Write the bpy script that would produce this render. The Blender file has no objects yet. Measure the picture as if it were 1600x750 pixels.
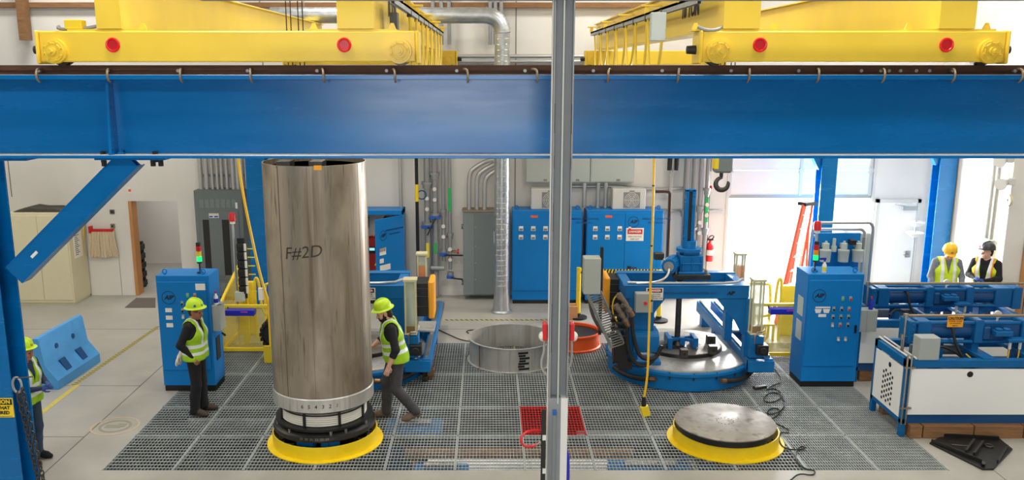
import bpy, bmesh, math, random
import numpy as np
from mathutils import Vector, Matrix
random.seed(4)
D = bpy.data
SC = bpy.context.scene
COL = SC.collection
R = math.radians
PI = math.pi

# ------------------------------------------------------------------ camera
FPX, PPX, PPY, CH = 1385.0, 765.0, 400.0, 5.4
TH = math.atan(295 / 1385.0)
cam_d = D.cameras.new('camera')
cam = D.objects.new('camera', cam_d)
COL.objects.link(cam)
cam.location = (0, 0, CH)
cam.rotation_euler = (PI / 2 - TH, 0, 0)
cam_d.sensor_width = 36.0
cam_d.lens = FPX * 36.0 / 1600
cam_d.shift_x = (800 - PPX) / 1600
cam_d.shift_y = (PPY - 375) / 1600
cam_d.clip_end = 300
SC.camera = cam

# ------------------------------------------------------------------ light and exposure
SC.view_settings.view_transform = 'Standard'
SC.view_settings.look = 'None'
SC.view_settings.gamma = 1
SC.view_settings.use_curve_mapping = False
SC.view_settings.exposure = 0.26
w = D.worlds.new('daylight')
SC.world = w
w.use_nodes = True
bg = w.node_tree.nodes['Background']
bg.inputs[0].default_value = (0.93, 0.97, 1.0, 1)
bg.inputs[1].default_value = 2.6

def sun(elev, az, e, ang=1.0):
    l = D.lights.new('sun', 'SUN'); l.energy = e; l.angle = R(ang); l.color = (1, .97, .92)
    o = D.objects.new('sun', l); COL.objects.link(o)
    d = Vector((math.sin(R(az)) * math.cos(R(elev)), math.cos(R(az)) * math.cos(R(elev)), math.sin(R(elev))))
    o.location = (6, 30, 20)
    o.rotation_euler = d.to_track_quat('Z', 'Y').to_euler()
sun(42, 8, 9.0)

def area(name, loc, target, sx, sy, e, col=(1, 1, 1)):
    l = D.lights.new(name, 'AREA'); l.shape = 'RECTANGLE'; l.size = sx; l.size_y = sy; l.energy = e; l.color = col
    o = D.objects.new(name, l); COL.objects.link(o); o.location = loc
    o.rotation_euler = (Vector(loc) - Vector(target)).to_track_quat('Z', 'Y').to_euler()
# assumed high bay lamps under the roof, none in view
for x in (-9, -3, 3, 9):
    for y in (3.0, 8.5, 14.0, 18.6):
        area('assumed_high_bay_lamp', (x, y, 8.8), (x, y, 0), 1.6, 0.7, 118, (1, .98, .94))
# added, unseen fill light behind the camera; daylight through the open roll-up doors
area('added_front_fill_light', (-.9, -5.6, 5.0), (-.4, 12, 3.6), 5.2, 3.2, 520, (.96, .98, 1))  # for an assumed window, none built; added for fill and the beam's reflection
area('dock_door_light', (7.35, 20.75, 2.2), (7.6, 12, 0.6), 3.4, 1.0, 760, (.97, .99, 1))
area('added_office_light', (-8.0, 22.8, 3.2), (-8.0, 22.8, 0), 1.8, 1.8, 45, (1, .98, .95))  # added lamp brightening the office room, out of view

# ------------------------------------------------------------------ pixel helpers for laying out (distance given in metres)
_s, _c = math.sin(TH), math.cos(TH)
def ray(u, v):
    a = (u - PPX) / FPX; b = (PPY - v) / FPX
    return (a, _c + b * _s, -_s + b * _c)
def at(u, v, Y):
    d = ray(u, v); t = Y / d[1]
    return Vector((d[0] * t, Y, CH + d[2] * t))
def flo(u, v, z=0.0):
    d = ray(u, v); t = (z - CH) / d[2]
    return Vector((d[0] * t, d[1] * t, z))

# ------------------------------------------------------------------ materials
def lin(c):
    c = c / 255.0
    return c / 12.92 if c <= .04045 else ((c + .055) / 1.055) ** 2.4
def rgb(r, g, b): return (lin(r), lin(g), lin(b), 1)
M = {}
def mat(name, col, rough=.5, metal=0.0, var=0.0, scale=6.0, bump=0.0, spec=.5, stretch=None, coat=0.0):
    m = D.materials.new(name); m.use_nodes = True
    nt = m.node_tree; b = nt.nodes['Principled BSDF']
    c = rgb(*col)
    b.inputs['Base Color'].default_value = c
    b.inputs['Roughness'].default_value = rough
    b.inputs['Metallic'].default_value = metal
    b.inputs['Specular IOR Level'].default_value = spec
    if coat: b.inputs['Coat Weight'].default_value = coat
    if var or bump:
        tc = nt.nodes.new('ShaderNodeTexCoord'); mp = nt.nodes.new('ShaderNodeMapping')
        if stretch: mp.inputs['Scale'].default_value = stretch
        nz = nt.nodes.new('ShaderNodeTexNoise'); nz.inputs['Scale'].default_value = scale
        nz.inputs['Detail'].default_value = 6; nz.inputs['Roughness'].default_value = .6
        nt.links.new(tc.outputs['Object'], mp.inputs[0]); nt.links.new(mp.outputs[0], nz.inputs['Vector'])
        if var:
            rp = nt.nodes.new('ShaderNodeValToRGB')
            rp.color_ramp.elements[0].position = .3; rp.color_ramp.elements[1].position = .7
            rp.color_ramp.elements[0].color = tuple(x * (1 - var) for x in c[:3]) + (1,)
            rp.color_ramp.elements[1].color = tuple(min(1, x * (1 + var * .6)) for x in c[:3]) + (1,)
            nt.links.new(nz.outputs['Fac'], rp.inputs[0]); nt.links.new(rp.outputs[0], b.inputs['Base Color'])
            mr = nt.nodes.new('ShaderNodeMapRange'); mr.inputs[3].default_value = max(.02, rough - .08); mr.inputs[4].default_value = min(1, rough + .12)
            nt.links.new(nz.outputs['Fac'], mr.inputs[0]); nt.links.new(mr.outputs[0], b.inputs['Roughness'])
        if bump:
            bp = nt.nodes.new('ShaderNodeBump'); bp.inputs['Strength'].default_value = bump; bp.inputs['Distance'].default_value = .01
            nt.links.new(nz.outputs['Fac'], bp.inputs['Height']); nt.links.new(bp.outputs[0], b.inputs['Normal'])
    M[name] = m
    return m
def glow(name, col, e):
    m = mat(name, col, .3); b = m.node_tree.nodes['Principled BSDF']
    b.inputs['Emission Color'].default_value = rgb(*col); b.inputs['Emission Strength'].default_value = e
def film(name, col, alpha, rough=.15):
    m = mat(name, col, rough); m.node_tree.nodes['Principled BSDF'].inputs['Alpha'].default_value = alpha
mat('concrete', (166, 162, 153), .42, var=.13, scale=1.3)
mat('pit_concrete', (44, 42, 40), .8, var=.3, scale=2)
mat('joint', (96, 92, 86), .8)
mat('white_wall', (226, 222, 214), .75, var=.05, scale=.8)
mat('block_wall', (205, 201, 194), .8, var=.05, scale=.8)
mat('wall_seam', (120, 115, 108), .8)
mat('grey_wall', (96, 98, 102), .8)
mat('ceiling_white', (225, 225, 222), .8)
mat('timber', (136, 98, 62), .7, var=.3, scale=4, stretch=(1, 8, 8))
mat('jamb_wood', (196, 138, 84), .6, var=.15, scale=5, stretch=(6, 6, 1))
mat('beam_blue', (0, 104, 170), .24, spec=.4, var=.1, scale=2.2, stretch=(.35, 1, 2.2))
mat('cabinet_blue', (18, 122, 196), .36, spec=.2, var=.04, scale=2)
mat('machine_blue', (14, 108, 172), .38, spec=.25, var=.1, scale=5)
mat('tester_blue', (14, 96, 154), .38, spec=.25, var=.1, scale=5)
mat('deep_blue', (6, 72, 126), .4, var=.1, scale=5)
mat('barrier_blue', (74, 152, 214), .5, var=.12, scale=5)
mat('crane_yellow', (242, 206, 66), .36, var=.06, scale=2)
mat('safety_yellow', (240, 208, 44), .42, var=.05, scale=3)
mat('ring_yellow', (240, 206, 20), .42, var=.08, scale=6)
mat('rail_rust', (84, 58, 44), .62, metal=.5, var=.35, scale=5, stretch=(1, 1, 4))
mat('hook_steel', (150, 134, 112), .5, metal=.5)
mat('red', (206, 26, 34), .35)
mat('bright_red', (226, 24, 30), .3)
mat('red_grate', (190, 44, 40), .5)
mat('galvanized', (168, 172, 172), .42, metal=.75, var=.15, scale=8)
mat('duct_metal', (192, 196, 198), .34, metal=.85, var=.2, scale=7)
mat('grating_steel', (172, 178, 176), .5, metal=.2, var=.2, scale=3)
mat('pipe_grey', (150, 152, 152), .45, metal=.3)
mat('conduit', (190, 190, 186), .35, metal=.7)
mat('steel', (168, 164, 156), .3, metal=.95, var=.2, scale=6)
mat('dark_steel', (78, 76, 72), .4, metal=.8, var=.3, scale=6)
mat('black_paint', (24, 23, 22), .38, var=.3, scale=8)
mat('black', (20, 20, 21), .5)
mat('rubber', (30, 30, 31), .6)
mat('coupling', (136, 122, 106), .45, metal=.5, var=.2)
mat('brass', (150, 116, 84), .4, metal=.8)
mat('post_grey', (142, 144, 146), .5, var=.1, scale=6)
mat('post_white', (224, 222, 218), .55)
mat('scuff', (92, 82, 76), .8)
mat('switch_grey', (118, 126, 126), .5, var=.04)
mat('panel_grey', (106, 114, 114), .5, var=.04)
mat('box_grey', (160, 166, 162), .5)
mat('light_box', (186, 194, 186), .5)
mat('dark_slot', (34, 33, 31), .7)
mat('cream', (214, 206, 172), .5, var=.03)
mat('cloth_dark', (74, 70, 62), .9, var=.2, scale=20)
mat('mop', (222, 202, 170), .9, var=.2, scale=30, stretch=(6, 6, 1))
mat('dust_and_light', (206, 200, 186), .9)  # dust beige, made paler by overhead light put into the colour
mat('white_paint', (236, 236, 232), .45)
mat('off_white', (218, 216, 208), .5)
mat('paper', (236, 232, 222), .7)
mat('ac_white', (206, 205, 198), .5)
mat('ac_grille', (132, 134, 132), .5)
mat('orange', (240, 92, 30), .45)
mat('orange_ladder', (236, 96, 62), .45)
mat('sign_orange', (244, 164, 28), .5)
mat('sign_yellow', (246, 212, 40), .5)
mat('ink', (18, 18, 20), .6)
mat('marker', (60, 52, 44), .7)
mat('navy_box', (34, 40, 170), .4)
mat('pink', (240, 70, 150), .5)
mat('stripe_yellow', (196, 180, 84), .7, var=.15, scale=9)
mat('stripe_black', (70, 66, 58), .7)
mat('emblem_tan', (196, 176, 140), .7)
mat('emblem_grey', (150, 142, 128), .7)
mat('cardboard', (196, 142, 96), .8)
mat('cable_yellow', (240, 190, 20), .45)
mat('cable_white', (226, 222, 208), .55)
mat('acrylic_frame', (204, 196, 158), .4)
mat('copper', (190, 96, 50), .35, metal=.7)
mat('steam_red', (150, 26, 24), .4)
mat('green_tag', (34, 168, 84), .5)
mat('yellow_tag', (232, 214, 40), .5)
mat('valve_blue', (30, 88, 170), .45)
mat('skin_tan', (176, 120, 90), .55)
mat('skin_light', (218, 168, 142), .55)
mat('hair_dark', (46, 34, 28), .8, var=.3, scale=40)
mat('lime', (196, 232, 30), .42)
mat('vest_lime', (158, 204, 24), .75, var=.12, scale=14)
mat('vest_bright', (206, 228, 40), .75, var=.08, scale=14)
mat('reflective', (226, 230, 230), .35)
mat('orange_trim', (232, 150, 30), .7)
mat('black_cloth', (22, 22, 25), .85, var=.3, scale=12)
mat('dark_trousers', (32, 31, 33), .85, var=.3, scale=10)
mat('grey_trousers', (66, 64, 66), .85, var=.3, scale=10)
mat('jeans', (50, 70, 92), .85, var=.3, scale=10)
mat('grey_shirt', (120, 126, 136), .85, var=.3, scale=14)
mat('navy_cloth', (40, 50, 84), .85)
mat('boot_brown', (62, 46, 34), .6)
mat('boot_tan', (112, 92, 74), .7)
mat('boot_sole', (150, 110, 70), .7)
mat('glove_white', (222, 216, 204), .8)
mat('glove_blue', (44, 76, 140), .75)
mat('hat_yellow', (246, 190, 36), .4)
mat('hat_dark', (58, 58, 60), .4)
mat('eye', (24, 20, 18), .3)
mat('lip', (150, 84, 72), .5)
mat('plinth', (14, 14, 15), .5)
mat('outside_concrete', (214, 212, 206), .7)  # white concrete outside the roll-up door
glow('lamp_green', (20, 220, 110), 1.2)
glow('screen_cyan', (150, 220, 230), .8)
mat('lens_red', (190, 24, 28), .25)
mat('lens_amber', (236, 150, 24), .25)
mat('lens_yellow', (226, 196, 40), .25)
mat('lens_green', (24, 200, 110), .25)
film('yellow_film', (236, 214, 90), .38)
film('acrylic', (206, 214, 190), .55)
film('acrylic_liquid', (150, 120, 78), .85)
film('acrylic_amber', (226, 150, 100), .85)
film('goggle', (60, 60, 62), .55)

def streaks(name, base, dark, rough, metal):
    """weathered stainless sheet: long vertical stains and cloudy patches"""
    m = mat(name, base, rough, metal); nt = m.node_tree; b = nt.nodes['Principled BSDF']
    tc = nt.nodes.new('ShaderNodeTexCoord')
    outs = []
    for sc_, st, lo, hi in ((1.3, (3.4, 3.4, .2), .52, .72), (1.8, (1.3, 1.3, .6), .45, .8), (6.0, (3, 3, .25), .56, .76)):
        mp = nt.nodes.new('ShaderNodeMapping'); mp.inputs['Scale'].default_value = st
        nz = nt.nodes.new('ShaderNodeTexNoise'); nz.inputs['Scale'].default_value = sc_; nz.inputs['Detail'].default_value = 8
        mr = nt.nodes.new('ShaderNodeMapRange'); mr.inputs[1].default_value = lo; mr.inputs[2].default_value = hi
        nt.links.new(tc.outputs['Object'], mp.inputs[0]); nt.links.new(mp.outputs[0], nz.inputs['Vector'])
        nt.links.new(nz.outputs['Fac'], mr.inputs[0]); outs.append(mr.outputs[0])
    add = nt.nodes.new('ShaderNodeMath'); add.operation = 'MAXIMUM'
    nt.links.new(outs[0], add.inputs[0]); nt.links.new(outs[1], add.inputs[1])
    add2 = nt.nodes.new('ShaderNodeMath'); add2.operation = 'MAXIMUM'
    nt.links.new(add.outputs[0], add2.inputs[0]); nt.links.new(outs[2], add2.inputs[1])
    mx = nt.nodes.new('ShaderNodeMix'); mx.data_type = 'RGBA'
    mx.inputs[6].default_value = rgb(*base); mx.inputs[7].default_value = rgb(*dark)
    nt.links.new(add2.outputs[0], mx.inputs[0]); nt.links.new(mx.outputs[2], b.inputs['Base Color'])
    mr = nt.nodes.new('ShaderNodeMapRange'); mr.inputs[3].default_value = rough; mr.inputs[4].default_value = rough + .25
    nt.links.new(add2.outputs[0], mr.inputs[0]); nt.links.new(mr.outputs[0], b.inputs['Roughness'])
streaks('stainless', (174, 163, 146), (108, 92, 74), .36, .8)
streaks('stainless_clean', (206, 204, 198), (160, 156, 148), .3, .6)
streaks('disc_steel', (150, 144, 136), (108, 96, 84), .4, .6)

# ------------------------------------------------------------------ mesh builder
W = {}
class MB:
    def __init__(self, mtx=None):
        self.v = []; self.f = []; self.mi = []; self.M = mtx or Matrix()
    def _add(self, vs, fs, m=0):
        k = len(self.v)
        self.v += [self.M @ Vector(p) for p in vs]
        self.f += [tuple(i + k for i in f) for f in fs]
        self.mi += [m] * len(fs)
        return self
    def box(self, x0, x1, y0, y1, z0, z1, m=0):
        vs = [(x, y, z) for z in (z0, z1) for y in (y0, y1) for x in (x0, x1)]
        return self._add(vs, [(0, 2, 3, 1), (4, 5, 7, 6), (0, 1, 5, 4), (2, 6, 7, 3), (0, 4, 6, 2), (1, 3, 7, 5)], m)
    def cbox(self, c, s, m=0, rot=None):
        o = self.M
        self.M = o @ Matrix.Translation(c) @ (rot.to_4x4() if rot is not None else Matrix())
        self.box(-s[0] / 2, s[0] / 2, -s[1] / 2, s[1] / 2, -s[2] / 2, s[2] / 2, m); self.M = o
        return self
    def bar(self, p0, p1, w, h, m=0, up=(0, 0, 1)):
        p0 = Vector(p0); p1 = Vector(p1); d = p1 - p0; L = d.length; d.normalize()
        up = Vector(up)
        if abs(d.dot(up)) > .98: up = Vector((0, 1, 0)) if abs(d.y) < .9 else Vector((1, 0, 0))
        s = d.cross(up).normalized(); u = s.cross(d)
        rot = Matrix((d, s, u)).transposed()
        return self.cbox((p0 + p1) / 2, (L, w, h), m, rot)
    def cyl(self, p0, p1, r0, r1=None, n=16, m=0, caps=True):
        if r1 is None: r1 = r0
        p0 = Vector(p0); p1 = Vector(p1); d = (p1 - p0).normalized()
        a = d.orthogonal().normalized(); b = d.cross(a)
        vs = []
        for p, r in ((p0, r0), (p1, r1)):
            vs += [p + (a * math.cos(2 * PI * i / n) + b * math.sin(2 * PI * i / n)) * r for i in range(n)]
        fs = [(i, (i + 1) % n, n + (i + 1) % n, n + i) for i in range(n)]
        if caps: fs += [tuple(reversed(range(n))), tuple(range(n, 2 * n))]
        return self._add(vs, fs, m)
    def tube(self, pts, r, n=8, m=0, smooth=0, closed=False):
        P = [Vector(p) for p in pts]
        for _ in range(smooth):
            Q = [] if closed else [P[0]]
            N = len(P)
            for i in range(N if closed else N - 1):
                a, b = P[i], P[(i + 1) % N]
                Q += [a * .75 + b * .25, a * .25 + b * .75]
            if not closed: Q.append(P[-1])
            P = Q
        N = len(P); T = []
        for i in range(N):
            if closed: t = P[(i + 1) % N] - P[i - 1]
            else: t = P[min(i + 1, N - 1)] - P[max(i - 1, 0)]
            T.append(t.normalized() if t.length > 1e-9 else Vector((0, 0, 1)))
        a = T[0].orthogonal().normalized(); vs = []
        for i in range(N):
            a = (a - T[i] * a.dot(T[i])); a = a.normalized() if a.length > 1e-6 else T[i].orthogonal().normalized()
            b = T[i].cross(a)
            rr = r[min(len(r) - 1, int(i * len(r) / N))] if isinstance(r, (list, tuple)) else r
            vs += [P[i] + (a * math.cos(2 * PI * k / n) + b * math.sin(2 * PI * k / n)) * rr for k in range(n)]
        fs = []
        for i in range(N if closed else N - 1):
            j = (i + 1) % N
            fs += [(i * n + k, i * n + (k + 1) % n, j * n + (k + 1) % n, j * n + k) for k in range(n)]
        if not closed: fs += [tuple(reversed(range(n))), tuple(range((N - 1) * n, N * n))]
        return self._add(vs, fs, m)
    def lathe(self, prof, c=(0, 0, 0), n=48, m=0, a0=0, a1=2 * PI, closed=False):
        """prof: (r, z) list; closed joins last to first (a ring with a section)"""
        full = abs(a1 - a0 - 2 * PI) < 1e-6
        k = n if full else n + 1
        vs = []
        for r, z in prof:
            vs += [(c[0] + r * math.cos(a0 + (a1 - a0) * i / n), c[1] + r * math.sin(a0 + (a1 - a0) * i / n), c[2] + z) for i in range(k)]
        fs = []; Np = len(prof)
        for j in range(Np if closed else Np - 1):
            j2 = (j + 1) % Np
            for i in range(n):
                i2 = (i + 1) % k if full else i + 1
                fs.append((j * k + i, j * k + i2, j2 * k + i2, j2 * k + i))
        if not closed and full:
            if prof[0][0] > 1e-6: fs.append(tuple(reversed(range(k))))
            if prof[-1][0] > 1e-6: fs.append(tuple(range((Np - 1) * k, Np * k)))
        if not full and closed:
            fs.append(tuple(j * k for j in range(Np))); fs.append(tuple(j * k + n for j in reversed(range(Np))))
        return self._add(vs, fs, m)
    def ring(self, c, ri, ro, z0, z1, n=64, m=0):
        return self.lathe([(ri, z0), (ro, z0), (ro, z1), (ri, z1)], c, n, m, closed=True)
    def prism(self, poly, axis, a0, a1, m=0):
        def P(p, a): return {'x': (a, p[0], p[1]), 'y': (p[0], a, p[1]), 'z': (p[0], p[1], a)}[axis]
        n = len(poly)
        vs = [P(p, a0) for p in poly] + [P(p, a1) for p in poly]
        fs = [(i, (i + 1) % n, n + (i + 1) % n, n + i) for i in range(n)] + [tuple(reversed(range(n))), tuple(range(n, 2 * n))]
        return self._add(vs, fs, m)
    def sphere(self, c, r, n=16, m=0, k=10):
        if not isinstance(r, (tuple, list)): r = (r, r, r)
        vs = [(c[0], c[1], c[2] - r[2])]
        for j in range(1, k):
            t = -PI / 2 + PI * j / k
            vs += [(c[0] + r[0] * math.cos(t) * math.cos(2 * PI * i / n), c[1] + r[1] * math.cos(t) * math.sin(2 * PI * i / n), c[2] + r[2] * math.sin(t)) for i in range(n)]
        vs.append((c[0], c[1], c[2] + r[2])); L = len(vs) - 1
        fs = [(0, 1 + (i + 1) % n, 1 + i) for i in range(n)]
        for j in range(k - 2):
            fs += [(1 + j * n + i, 1 + j * n + (i + 1) % n, 1 + (j + 1) * n + (i + 1) % n, 1 + (j + 1) * n + i) for i in range(n)]
        fs += [(L, L - n + i, L - n + (i + 1) % n) for i in range(n)]
        return self._add(vs, fs, m)
    def torus(self, c, Rr, r, axis='z', n=24, k=8, m=0):
        pts = []
        for i in range(n):
            a = 2 * PI * i / n; x, y = Rr * math.cos(a), Rr * math.sin(a)
            pts.append(Vector(c) + Vector({'z': (x, y, 0), 'y': (x, 0, y), 'x': (0, x, y)}[axis]))
        return self.tube(pts, r, k, m, closed=True)
    def build(self, name, mats, parent=None, loc=None, bevel=0.0, label=None):
        me = D.meshes.new(name)
        base = W[parent.name] if parent is not None else Vector(loc if loc is not None else (0, 0, 0))
        me.from_pydata([tuple(p - base) for p in self.v], [], self.f)
        if not isinstance(mats, (list, tuple)): mats = [mats]
        for m in mats: me.materials.append(M[m])
        me.polygons.foreach_set('material_index', self.mi)
        bm = bmesh.new(); bm.from_mesh(me)
        bmesh.ops.recalc_face_normals(bm, faces=bm.faces)
        if bevel:
            es = [e for e in bm.edges if len(e.link_faces) == 2 and e.calc_face_angle(0) > .6]
            bmesh.ops.bevel(bm, geom=es, offset=bevel, segments=1, affect='EDGES', clamp_overlap=True)
        bm.to_mesh(me); bm.free()
        me.polygons.foreach_set('use_smooth', [True] * len(me.polygons))
        me.set_sharp_from_angle(angle=R(32))
        o = D.objects.new(name, me); COL.objects.link(o)
        if parent is not None:
            o.parent = parent; W[o.name] = base.copy()
        else:
            o.location = base; W[o.name] = base.copy()
        if label: o['label'] = label
        return o

def thing(name, label, cat, loc=(0, 0, 0), group=None):
    o = D.objects.new(name, None); COL.objects.link(o); o.empty_display_size = .1
    o.location = loc; W[o.name] = Vector(loc)
    return tag(o, label, cat, group)
def tag(o, label, cat, group=None, kind=None):
    o['label'] = label; o['category'] = cat
    if group: o['group'] = group
    if kind: o['kind'] = kind
    return o
def struct(o): o['kind'] = 'structure'; return o
def dup(root, d, label=None, group=None):
    c = root.copy(); COL.objects.link(c); c.location = root.location + Vector(d); W[c.name] = Vector(c.location)
    if label: c['label'] = label
    if group: c['group'] = group
    def kids(a, b):
        for ch in a.children:
            k = ch.copy(); COL.objects.link(k); k.parent = b; W[k.name] = W[c.name]
            kids(ch, k)
    kids(root, c)
    return c
def text(s, size, c, m, parent, name='lettering', rotz=0.0, tilt=PI / 2, shear=0.0, bold=0.0, sx=1.0, ext=.001, ring=None):
    cu = D.curves.new(name, 'FONT'); cu.body = s; cu.size = size; cu.extrude = ext; cu.shear = shear; cu.offset = bold
    cu.align_x = 'CENTER'; cu.align_y = 'CENTER'; cu.resolution_u = 2
    t = D.objects.new('t', cu); COL.objects.link(t)
    dg = bpy.context.evaluated_depsgraph_get()
    me = D.meshes.new_from_object(t.evaluated_get(dg)); D.objects.remove(t)
    mt = Matrix.Translation(Vector(c) - W[parent.name]) @ Matrix.Rotation(rotz, 4, 'Z') @ Matrix.Rotation(tilt, 4, 'X') @ Matrix.Diagonal((sx, 1, 1, 1))
    if ring:
        bm = bmesh.new(); bm.from_mesh(me); n = 32
        for rr in (ring,):
            vi = [bm.verts.new((rr * math.cos(2 * PI * i / n) / sx, rr * math.sin(2 * PI * i / n), ext)) for i in range(n)]
            vo = [bm.verts.new((rr * 1.09 * math.cos(2 * PI * i / n) / sx, rr * 1.09 * math.sin(2 * PI * i / n), ext)) for i in range(n)]
            for i in range(n): bm.faces.new((vi[i], vo[i], vo[(i + 1) % n], vi[(i + 1) % n]))
        bm.to_mesh(me); bm.free()
    me.transform(mt); me.materials.clear(); me.materials.append(M[m])
    o = D.objects.new(name, me); COL.objects.link(o); o.parent = parent; W[o.name] = W[parent.name].copy()
    return o

# ------------------------------------------------------------------ the setting
PX0, PX1, PY0, PY1 = -5.32, 6.3, 11.25, 17.0      # the grated pit
WY = 20.8                                           # back wall
m_ = MB()
m_.box(-14, 14, -7, PY0, -.25, 0); m_.box(-14, 14, PY1, WY + .25, -.25, 0)
m_.box(-14, PX0, PY0, PY1, -.25, 0); m_.box(PX1, 14, PY0, PY1, -.25, 0)
m_.box(-14, -5, WY + .25, 24.5, -.25, 0)
j = .0015
m_.box(-6.06, -6.045, -2, WY, 0, j, 1); m_.box(-14, -6.06, 12.38, 12.392, 0, j, 1); m_.box(-14, -6.06, 14.55, 14.562, 0, j, 1)
m_.box(-14, 10, 17.95, 17.96, 0, j, 1); m_.box(6.9, 6.91, 5, 12.4, 0, j, 1)
struct(m_.build('floor', ['concrete', 'joint']))
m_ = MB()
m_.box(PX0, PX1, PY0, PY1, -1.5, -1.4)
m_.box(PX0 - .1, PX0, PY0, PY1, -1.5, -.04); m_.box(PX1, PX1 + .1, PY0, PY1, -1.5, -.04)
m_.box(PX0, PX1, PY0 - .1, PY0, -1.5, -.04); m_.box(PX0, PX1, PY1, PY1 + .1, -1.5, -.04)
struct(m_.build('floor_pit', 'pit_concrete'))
LX0, LX1, LZ = -8.55, -7.40, 2.3
RX0, RX1, RZ = 5.6, 9.1, 4.9
m_ = MB(); y0, y1 = WY, WY + .25; HT = 9.2
m_.box(-14, LX0, y0, y1, 0, HT); m_.box(LX0, LX1, y0, y1, LZ, HT); m_.box(LX1, RX0, y0, y1, 0, HT)
m_.box(RX0, RX1, y0, y1, RZ, HT); m_.box(RX1, 14, y0, y1, 0, HT)
for x in (-11.3, -5.2, .6, 5.2): m_.box(x - .012, x + .012, y0 - .002, y0 + .05, 0 if x > -4 else 2.4, HT, 1)
m_.box(-9.66, -9.645, y0 - .002, y0, 0, 2.4, 1); m_.box(-8.9, -8.89, y0 - .002, y0, 0, 1.0, 1)
struct(m_.build('wall_back', ['white_wall', 'wall_seam']))
struct(MB().box(-14.2, -14, -7, 24.5, 0, HT).build('wall_left', 'white_wall'))
struct(MB().box(10.42, 10.8, 17.6, WY, 0, HT).build('wall_right', 'white_wall'))
struct(MB().box(14, 14.2, -7, WY, 0, HT).build('wall_far_right', 'white_wall'))
struct(MB().box(-14, 14, -7.2, -7, 0, HT).build('wall_front', 'grey_wall'))
struct(MB().box(-14.2, 14.2, -7.2, WY + .25, HT, HT + .1).build('ceiling', 'ceiling_white'))
m_ = MB(); m_.box(-12, -5, 24.4, 24.5, 0, 3.4); m_.box(-12, -11.9, y1, 24.4, 0, 3.4); m_.box(-5.1, -5, y1, 24.4, 0, 3.4); m_.box(-12, -5, y1, 24.5, 3.4, 3.5)
struct(m_.build('wall_office', 'block_wall'))
struct(MB().box(-2, 24, WY + .25, 70, -.26, -.02).build('floor_outside', 'outside_concrete'))
# wooden jamb of the office opening
m_ = MB(); m_.box(LX0 - .005, LX0 + .07, WY - .03, WY + .28, 0, LZ)
struct(m_.build('trim_1', 'jamb_wood'))
# roll-up door, half open, its sections stacked above the opening
m_ = MB()
zz = [2.42, 3.02, 3.62, 4.22, 4.9]
for a, b in zip(zz, zz[1:]):
    m_.box(RX0, RX1, WY + .06, WY + .11, a + .008, b - .008)
for x in (5.68, 7.35, 9.0): m_.box(x - .03, x + .03, WY + .035, WY + .06, 2.42, 4.9, 1)
m_.box(RX0, RX1, WY + .04, WY + .12, 2.36, 2.44, 2)
for x in (RX0, RX1 - .06): m_.box(x, x + .06, WY - .02, WY + .05, 0, 4.9, 1)
for z in zz[1:4]:
    for x in (5.68, 7.35, 9.0): m_.box(x - .06, x + .06, WY + .02, WY + .06, z - .05, z + .05, 1)
struct(m_.build('door_1', ['white_paint', 'ac_white', 'box_grey'], bevel=0))
# personnel door right of it
dr = MB().box(9.22, 10.12, WY - .04, WY + .02, .01, 2.27).build('door_2', 'white_paint'); struct(dr)
m_ = MB(); m_.box(9.14, 9.22, WY - .06, WY + .03, 0, 2.35); m_.box(10.12, 10.2, WY - .06, WY + .03, 0, 2.35); m_.box(9.14, 10.2, WY - .06, WY + .03, 2.27, 2.35)
m_.build('door_frame', 'ac_white', dr)
m_ = MB(); m_.box(9.75, 10.1, WY - .13, WY - .04, 2.1, 2.18); m_.bar((9.8, WY - .12, 2.2), (9.5, WY - .2, 2.25), .02, .02)
m_.build('door_closer', 'box_grey', dr)
m_ = MB(); m_.box(9.95, 10.06, WY - .06, WY - .04, .95, 1.1); m_.cyl((10.0, WY - .1, 1.02), (9.88, WY - .1, 1.02), .012, n=8); m_.cyl((10.0, WY - .1, 1.02), (10.0, WY - .04, 1.02), .014, n=8)
m_.build('door_handle', 'steel', dr)
# timber ledger and stub post high on the back wall
m_ = MB(); a = at(0, 12, 20.7); b = at(0, 4, 20.7)
m_.box(-13.5, 5.0, 20.62, 20.8, a.z, b.z)
tag(m_.build('timber_ledger', 'timber', loc=(0, 20.7, a.z)), 'long brown timber ledger high along the back wall', 'beam')
p = at(40, 63, 20.5); m_ = MB().box(p.x - .1, p.x + .1, 20.42, 20.62, p.z, 7.6)
tag(m_.build('timber_post', 'timber', loc=p), 'brown timber stub post hanging below the ledger top left', 'post')

# ================================================================== large steel: runway, columns, cranes
YB = 9.0
# ------- front runway beam
rb = thing('runway_beam', 'long blue steel runway beam crossing the whole picture in front', 'beam', (0, YB, 4.5))
m_ = MB()
BX0, BX1 = -8.5, 9.5
m_.box(BX0, BX1, YB + .15, YB + .165, 4.52, 5.29)
m_.box(BX0, BX1, YB - .06, YB + .37, 4.5, 4.53); m_.box(BX0, BX1, YB - .06, YB + .37, 5.28, 5.325)
m_.build('girder', 'beam_blue', rb, bevel=.004)
MB().box(BX0, BX1, YB - .05, YB + .148, 4.53, 4.532).build('lower_flange_dust_light', 'dust_and_light', rb); MB().box(BX0, BX1, YB - .05, YB + .088, 5.325, 5.327).build('upper_flange_dust_light', 'dust_and_light', rb)  # pale strips: dust together with painted overhead and bounced light
m_ = MB()
m_.prism([(YB + .03, 5.28), (YB + .155, 5.28), (YB + .155, 4.53), (YB - .04, 4.53)], 'x', -3.84, -3.815)
m_.build('stiffener', 'beam_blue', rb)
m_ = MB()
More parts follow.
